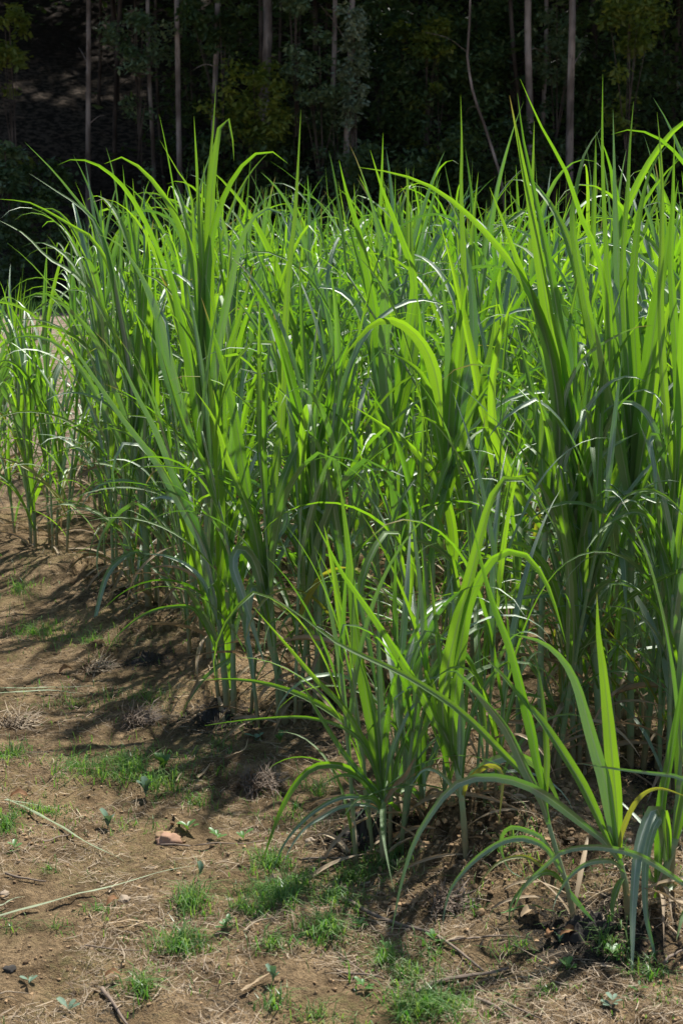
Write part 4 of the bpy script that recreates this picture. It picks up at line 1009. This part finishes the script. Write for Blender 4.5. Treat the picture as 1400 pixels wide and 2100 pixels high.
lying([(262, 1922), (290, 1912), (318, 1902)], 5, TAN, 'dry_blade', 'slanting pale straw strip above the lone bottom tuft', 'dry blade', CB, True, .014)
lying([(240, 1942), (275, 1938), (303, 1934)], 6, TAN, 'dry_blade', 'lower pale straw strip above the lone bottom tuft', 'dry blade', CB, True, .01)
lying([(130, 1480), (180, 1474), (225, 1463)], 6, TAN, 'dry_blade', 'thin straw strip left of the dark root tuft', 'dry blade', CB, True, .012)
lying([(620, 1805), (660, 1785), (700, 1780)], 5, TAN, 'dry_blade', 'thin pale strip curving above the large grass patch', 'dry blade', CB, True, .02)

def curled(px, py, size_px, mat, label, rz, group='dead leaves on the soil', lift=.01):
    c = gpt(px, py); L = size_px * c.y / FPX; n = 10
    P = [Vector((L * (i / (n - 1) - .5), 0, .25 * L * math.sin(math.pi * i / (n - 1)) + lift)) for i in range(n)]
    me = blade(P, [L * .42 * math.sin(math.pi * min(.97, .04 + .93 * i / (n - 1))) ** .8 for i in range(n)], [Vector((0, 1, .25))] * n, .55, rng, .12, 'dead_leaf', mat)
    return tag(link('dead_leaf', me, None, c, (0, 0, rz)), label, 'dead leaf', group)
curled(1086, 1874, 48, TAN, 'large curled tan leaf in front of the leaning foreground plant', .5)
curled(1125, 1935, 34, BROWN, 'red-brown dead leaf on the edge of the dark compost at right', 1.2)
curled(1170, 1932, 50, BROWN, 'flat brown dead leaf lying on the dark compost at right', .1)
curled(232, 1858, 36, BROWN, 'crumpled red-brown leaf beside the tan stone', .9)
curled(570, 1818, 48, TAN, 'yellow-tan dead leaf lying on the large grass patch', .1)
curled(40, 1642, 40, BROWN, 'rust-brown leaf above the slanting cut blade at left', 0)
curled(930, 1728, 30, TAN, 'pale dry husk flap at the foot of the two-arch plant', 1.0)
curled(232, 2010, 36, BROWN, 'small brown dead leaf left of the bottom left grass tuft', .2)
curled(136, 1382, 34, BROWN, 'orange-brown leaf left of the dry root clump', .8)
curled(1308, 1890, 26, TAN, 'pale husk scrap right of the upright foreground plant', 1.4)

def weed(px, py, n, size_px, mat, label, upright=.3, name='weed'):
    c = gpt(px, py); L = 1.05 * size_px * c.y / FPX; root = empty(name, c, label, 'weed', 'small weeds on the soil')
    a0 = rng.uniform(0, 6.28)
    for k in range(n):
        a = a0 + k * 2.4; e = upright + rng.uniform(-.15, .25); ll = L * rng.uniform(.6, 1.1); m = 8
        P = []; p = Vector((0, 0, .002 + .006 * (k % 3)))
        for i in range(m):
            P.append(p.copy()); ee = e * 1.4 - 1.0 * e * i / m; p = p + Vector((math.cos(a) * math.cos(ee), math.sin(a) * math.cos(ee), math.sin(ee))) * ll / (m - 1)
        w = [ll * .40 * (.12 if i < 2 else math.sin(math.pi * (i - 1.2) / (m - 1.15)) ** .7) + .0005 for i in range(m)]
        link('leaf', blade(P, w, [Vector((-math.sin(a), math.cos(a), 0))] * m, .25, rng, .03, 'leaf', mat), root)
    return root
weed(385, 1708, 7, 26, WEED, 'round-leaved green weed beside the pinkish clod', .5)
weed(445, 1722, 8, 24, WEED, 'wide green weed rosette right of the pinkish clod', .4)
weed(500, 1722, 4, 22, WEED, 'small light green weed right of the wide rosette', .6)
weed(222, 1700, 6, 36, WEED_P, 'pale grey-green upright seedling at left below the cut blade', 1.1)
weed(300, 1635, 6, 36, WEED_P, 'pale grey-green seedling at the foot of the left grass patch', 1.1)
weed(335, 1580, 9, 40, WEED, 'branching dark weed rising from the left grass patch', .9)
weed(575, 1525, 8, 24, WEED, 'bright green weed rosette below the field corner', .8)
weed(525, 1520, 5, 22, WEED_P, 'flat pale weed left of the bright rosette', .3)
weed(790, 1955, 5, 24, WEED, 'tiny shiny weed alone on bare soil at bottom centre', .6)
weed(890, 1935, 6, 26, WEED, 'green weed under the long dead stalk', .5)
weed(1147, 1905, 6, 22, WEED_P, 'grey-green weed on the dark compost at right', .7)
weed(1160, 1988, 7, 28, WEED, 'leafy weed below the dark compost at right', .4)
weed(1255, 1965, 8, 28, WEED, 'spreading weed under the hanging waxy blades', .4)
weed(1310, 2035, 5, 24, WEED, 'flat weed at the lower right below the hanging tips', .3)
weed(1255, 2065, 6, 26, WEED_P, 'pale weed near the bottom right corner', .3)
weed(410, 1800, 2, 30, WEED_P, 'single upright seedling beyond the tip of the long cut blade', 1.25)
weed(560, 2015, 6, 36, WEED_P, 'soft pale weed above the bottom centre tuft', 1.0)
weed(140, 2075, 4, 34, WEED_P, 'flat two-leaved weed at the bottom left', .4)
weed(30, 1745, 6, 24, WEED, 'small weed at the left edge by the short level blade', .4)
weed(60, 2015, 5, 24, WEED_P, 'bluish weed beside the black lump at lower left', .3)
weed(465, 1905, 8, 26, WEED, 'broad-leaved weed at the left side of the large grass patch', .4)
weed(735, 1905, 8, 26, WEED, 'broad-leaved weed right of the large grass patch', .5)
weed(380, 1905, 3, 14, WEED, 'tiny weed between the two lower left tufts', .5)
weed(745, 2030, 6, 26, WEED, 'low weed left of the bottom centre grass', .4)

def rock(px, py, size_px, mat, label, name='stone', cat='stone'):
    import bmesh
    c = gpt(px, py); r = size_px * c.y / FPX / 2; bm = bmesh.new(); bmesh.ops.create_icosphere(bm, subdivisions=3, radius=1)
    s = rng.uniform(0, 99); k = (rng.uniform(.9, 1.25), rng.uniform(.8, 1.1), rng.uniform(.6, .8))
    for v in bm.verts:
        d = 1 + .42 * noise.noise(v.co * 1.6 + Vector((s, 0, 0))) + .22 * noise.noise(v.co * 5 + Vector((0, s, 0))); v.co = Vector((v.co.x * k[0], v.co.y * k[1], v.co.z * k[2])) * (r * d)
    me = bpy.data.meshes.new(name); bm.to_mesh(me); bm.free(); me.materials.append(mat)
    me.polygons.foreach_set('use_smooth', [True] * len(me.polygons))
    return tag(link(name, me, None, c + Vector((0, 0, r * .3))), label, cat)
PINK = simple_mat('pinkish_clod', (0.36, 0.215, 0.14), (0.36, 0.215, 0.14), .95)
rock(255, 1848, 28, STONE, 'tan stone behind the long cut blade at lower left')
rock(347, 1712, 44, PINK, 'pinkish lump of dry soil in the middle left of the path', 'soil_clod', 'clod')
rock(20, 1992, 28, CHAR, 'black charred lump near the lower left edge', 'charred_lump', 'lump')
rock(338, 1722, 34, CRUMB, 'brown clod leaning against the pinkish one', 'soil_clod', 'clod')
rock(635, 1722, 20, STONE, 'grey stone left of the black compost heap')
rock(10, 1830, 20, STONE, 'yellowish stone at the left edge above the long cut blade')
rock(870, 1742, 22, CRUMB, 'brown clod on the mound below the centre plants', 'soil_clod', 'clod')
rock(985, 1875, 22, CRUMB, 'brown clod below the tip of the drooping waxy blade', 'soil_clod', 'clod')
rock(1090, 2038, 14, CRUMB, 'small clod right of the split tan stalk', 'soil_clod', 'clod')
rock(470, 1850, 16, STONE, 'small grey stone left of the large grass patch')
rock(1288, 1722, 14, STONE, 'bluish pebble behind the upright foreground plant')

def twig_heap(px, py, rpx, n, label, mat=TWIG, name='root_clump', hgt=.03):
    c = gpt(px, py); r = rpx * c.y / FPX; V = []; F = []
    for _ in range(n):
        a = rng.uniform(0, 6.28); e = rng.random() ** .6 * r; p = Vector((e * math.cos(a), e * math.sin(a), hgt * (1 - e / r) * rng.random()))
        b = rng.uniform(0, 6.28); L = rng.uniform(.02, .07); d = Vector((math.cos(b), math.sin(b), rng.gauss(0, .45))) * L; s = Vector((-math.sin(b), math.cos(b), .5)) * rng.uniform(.0007, .0018); t = Vector((0, 0, .0016)); i = len(V)
        m = p + d * .5 + Vector((rng.gauss(0, .006), rng.gauss(0, .006), rng.gauss(0, .006))); z0 = Vector((0, 0, .012))
        V += [p - s + z0, p + s + z0, m + s + t + z0, m - s + t + z0, p + d + s * .4 + z0, p + d - s * .4 + z0]; F += [(i, i + 1, i + 2, i + 3), (i + 3, i + 2, i + 4, i + 5)]
    return tag(link(name, mesh(name, V, F, mat, None, False), None, c), label, 'root clump', 'dead roots and twigs heaped on the soil')
twig_heap(530, 1610, 45, 420, 'dark heap of dead twigs in the middle of the path')
twig_heap(285, 1480, 40, 380, 'dark matted root tuft below the corner plant')
twig_heap(200, 1358, 30, 260, 'dry root clump with pale roots below the left end of the field', STRAW)
twig_heap(920, 1865, 40, 240, 'grey frayed stalk fibres below the mound', TWIG)
twig_heap(35, 1490, 40, 260, 'pale ashy fibre heap at the left edge', STRAW)
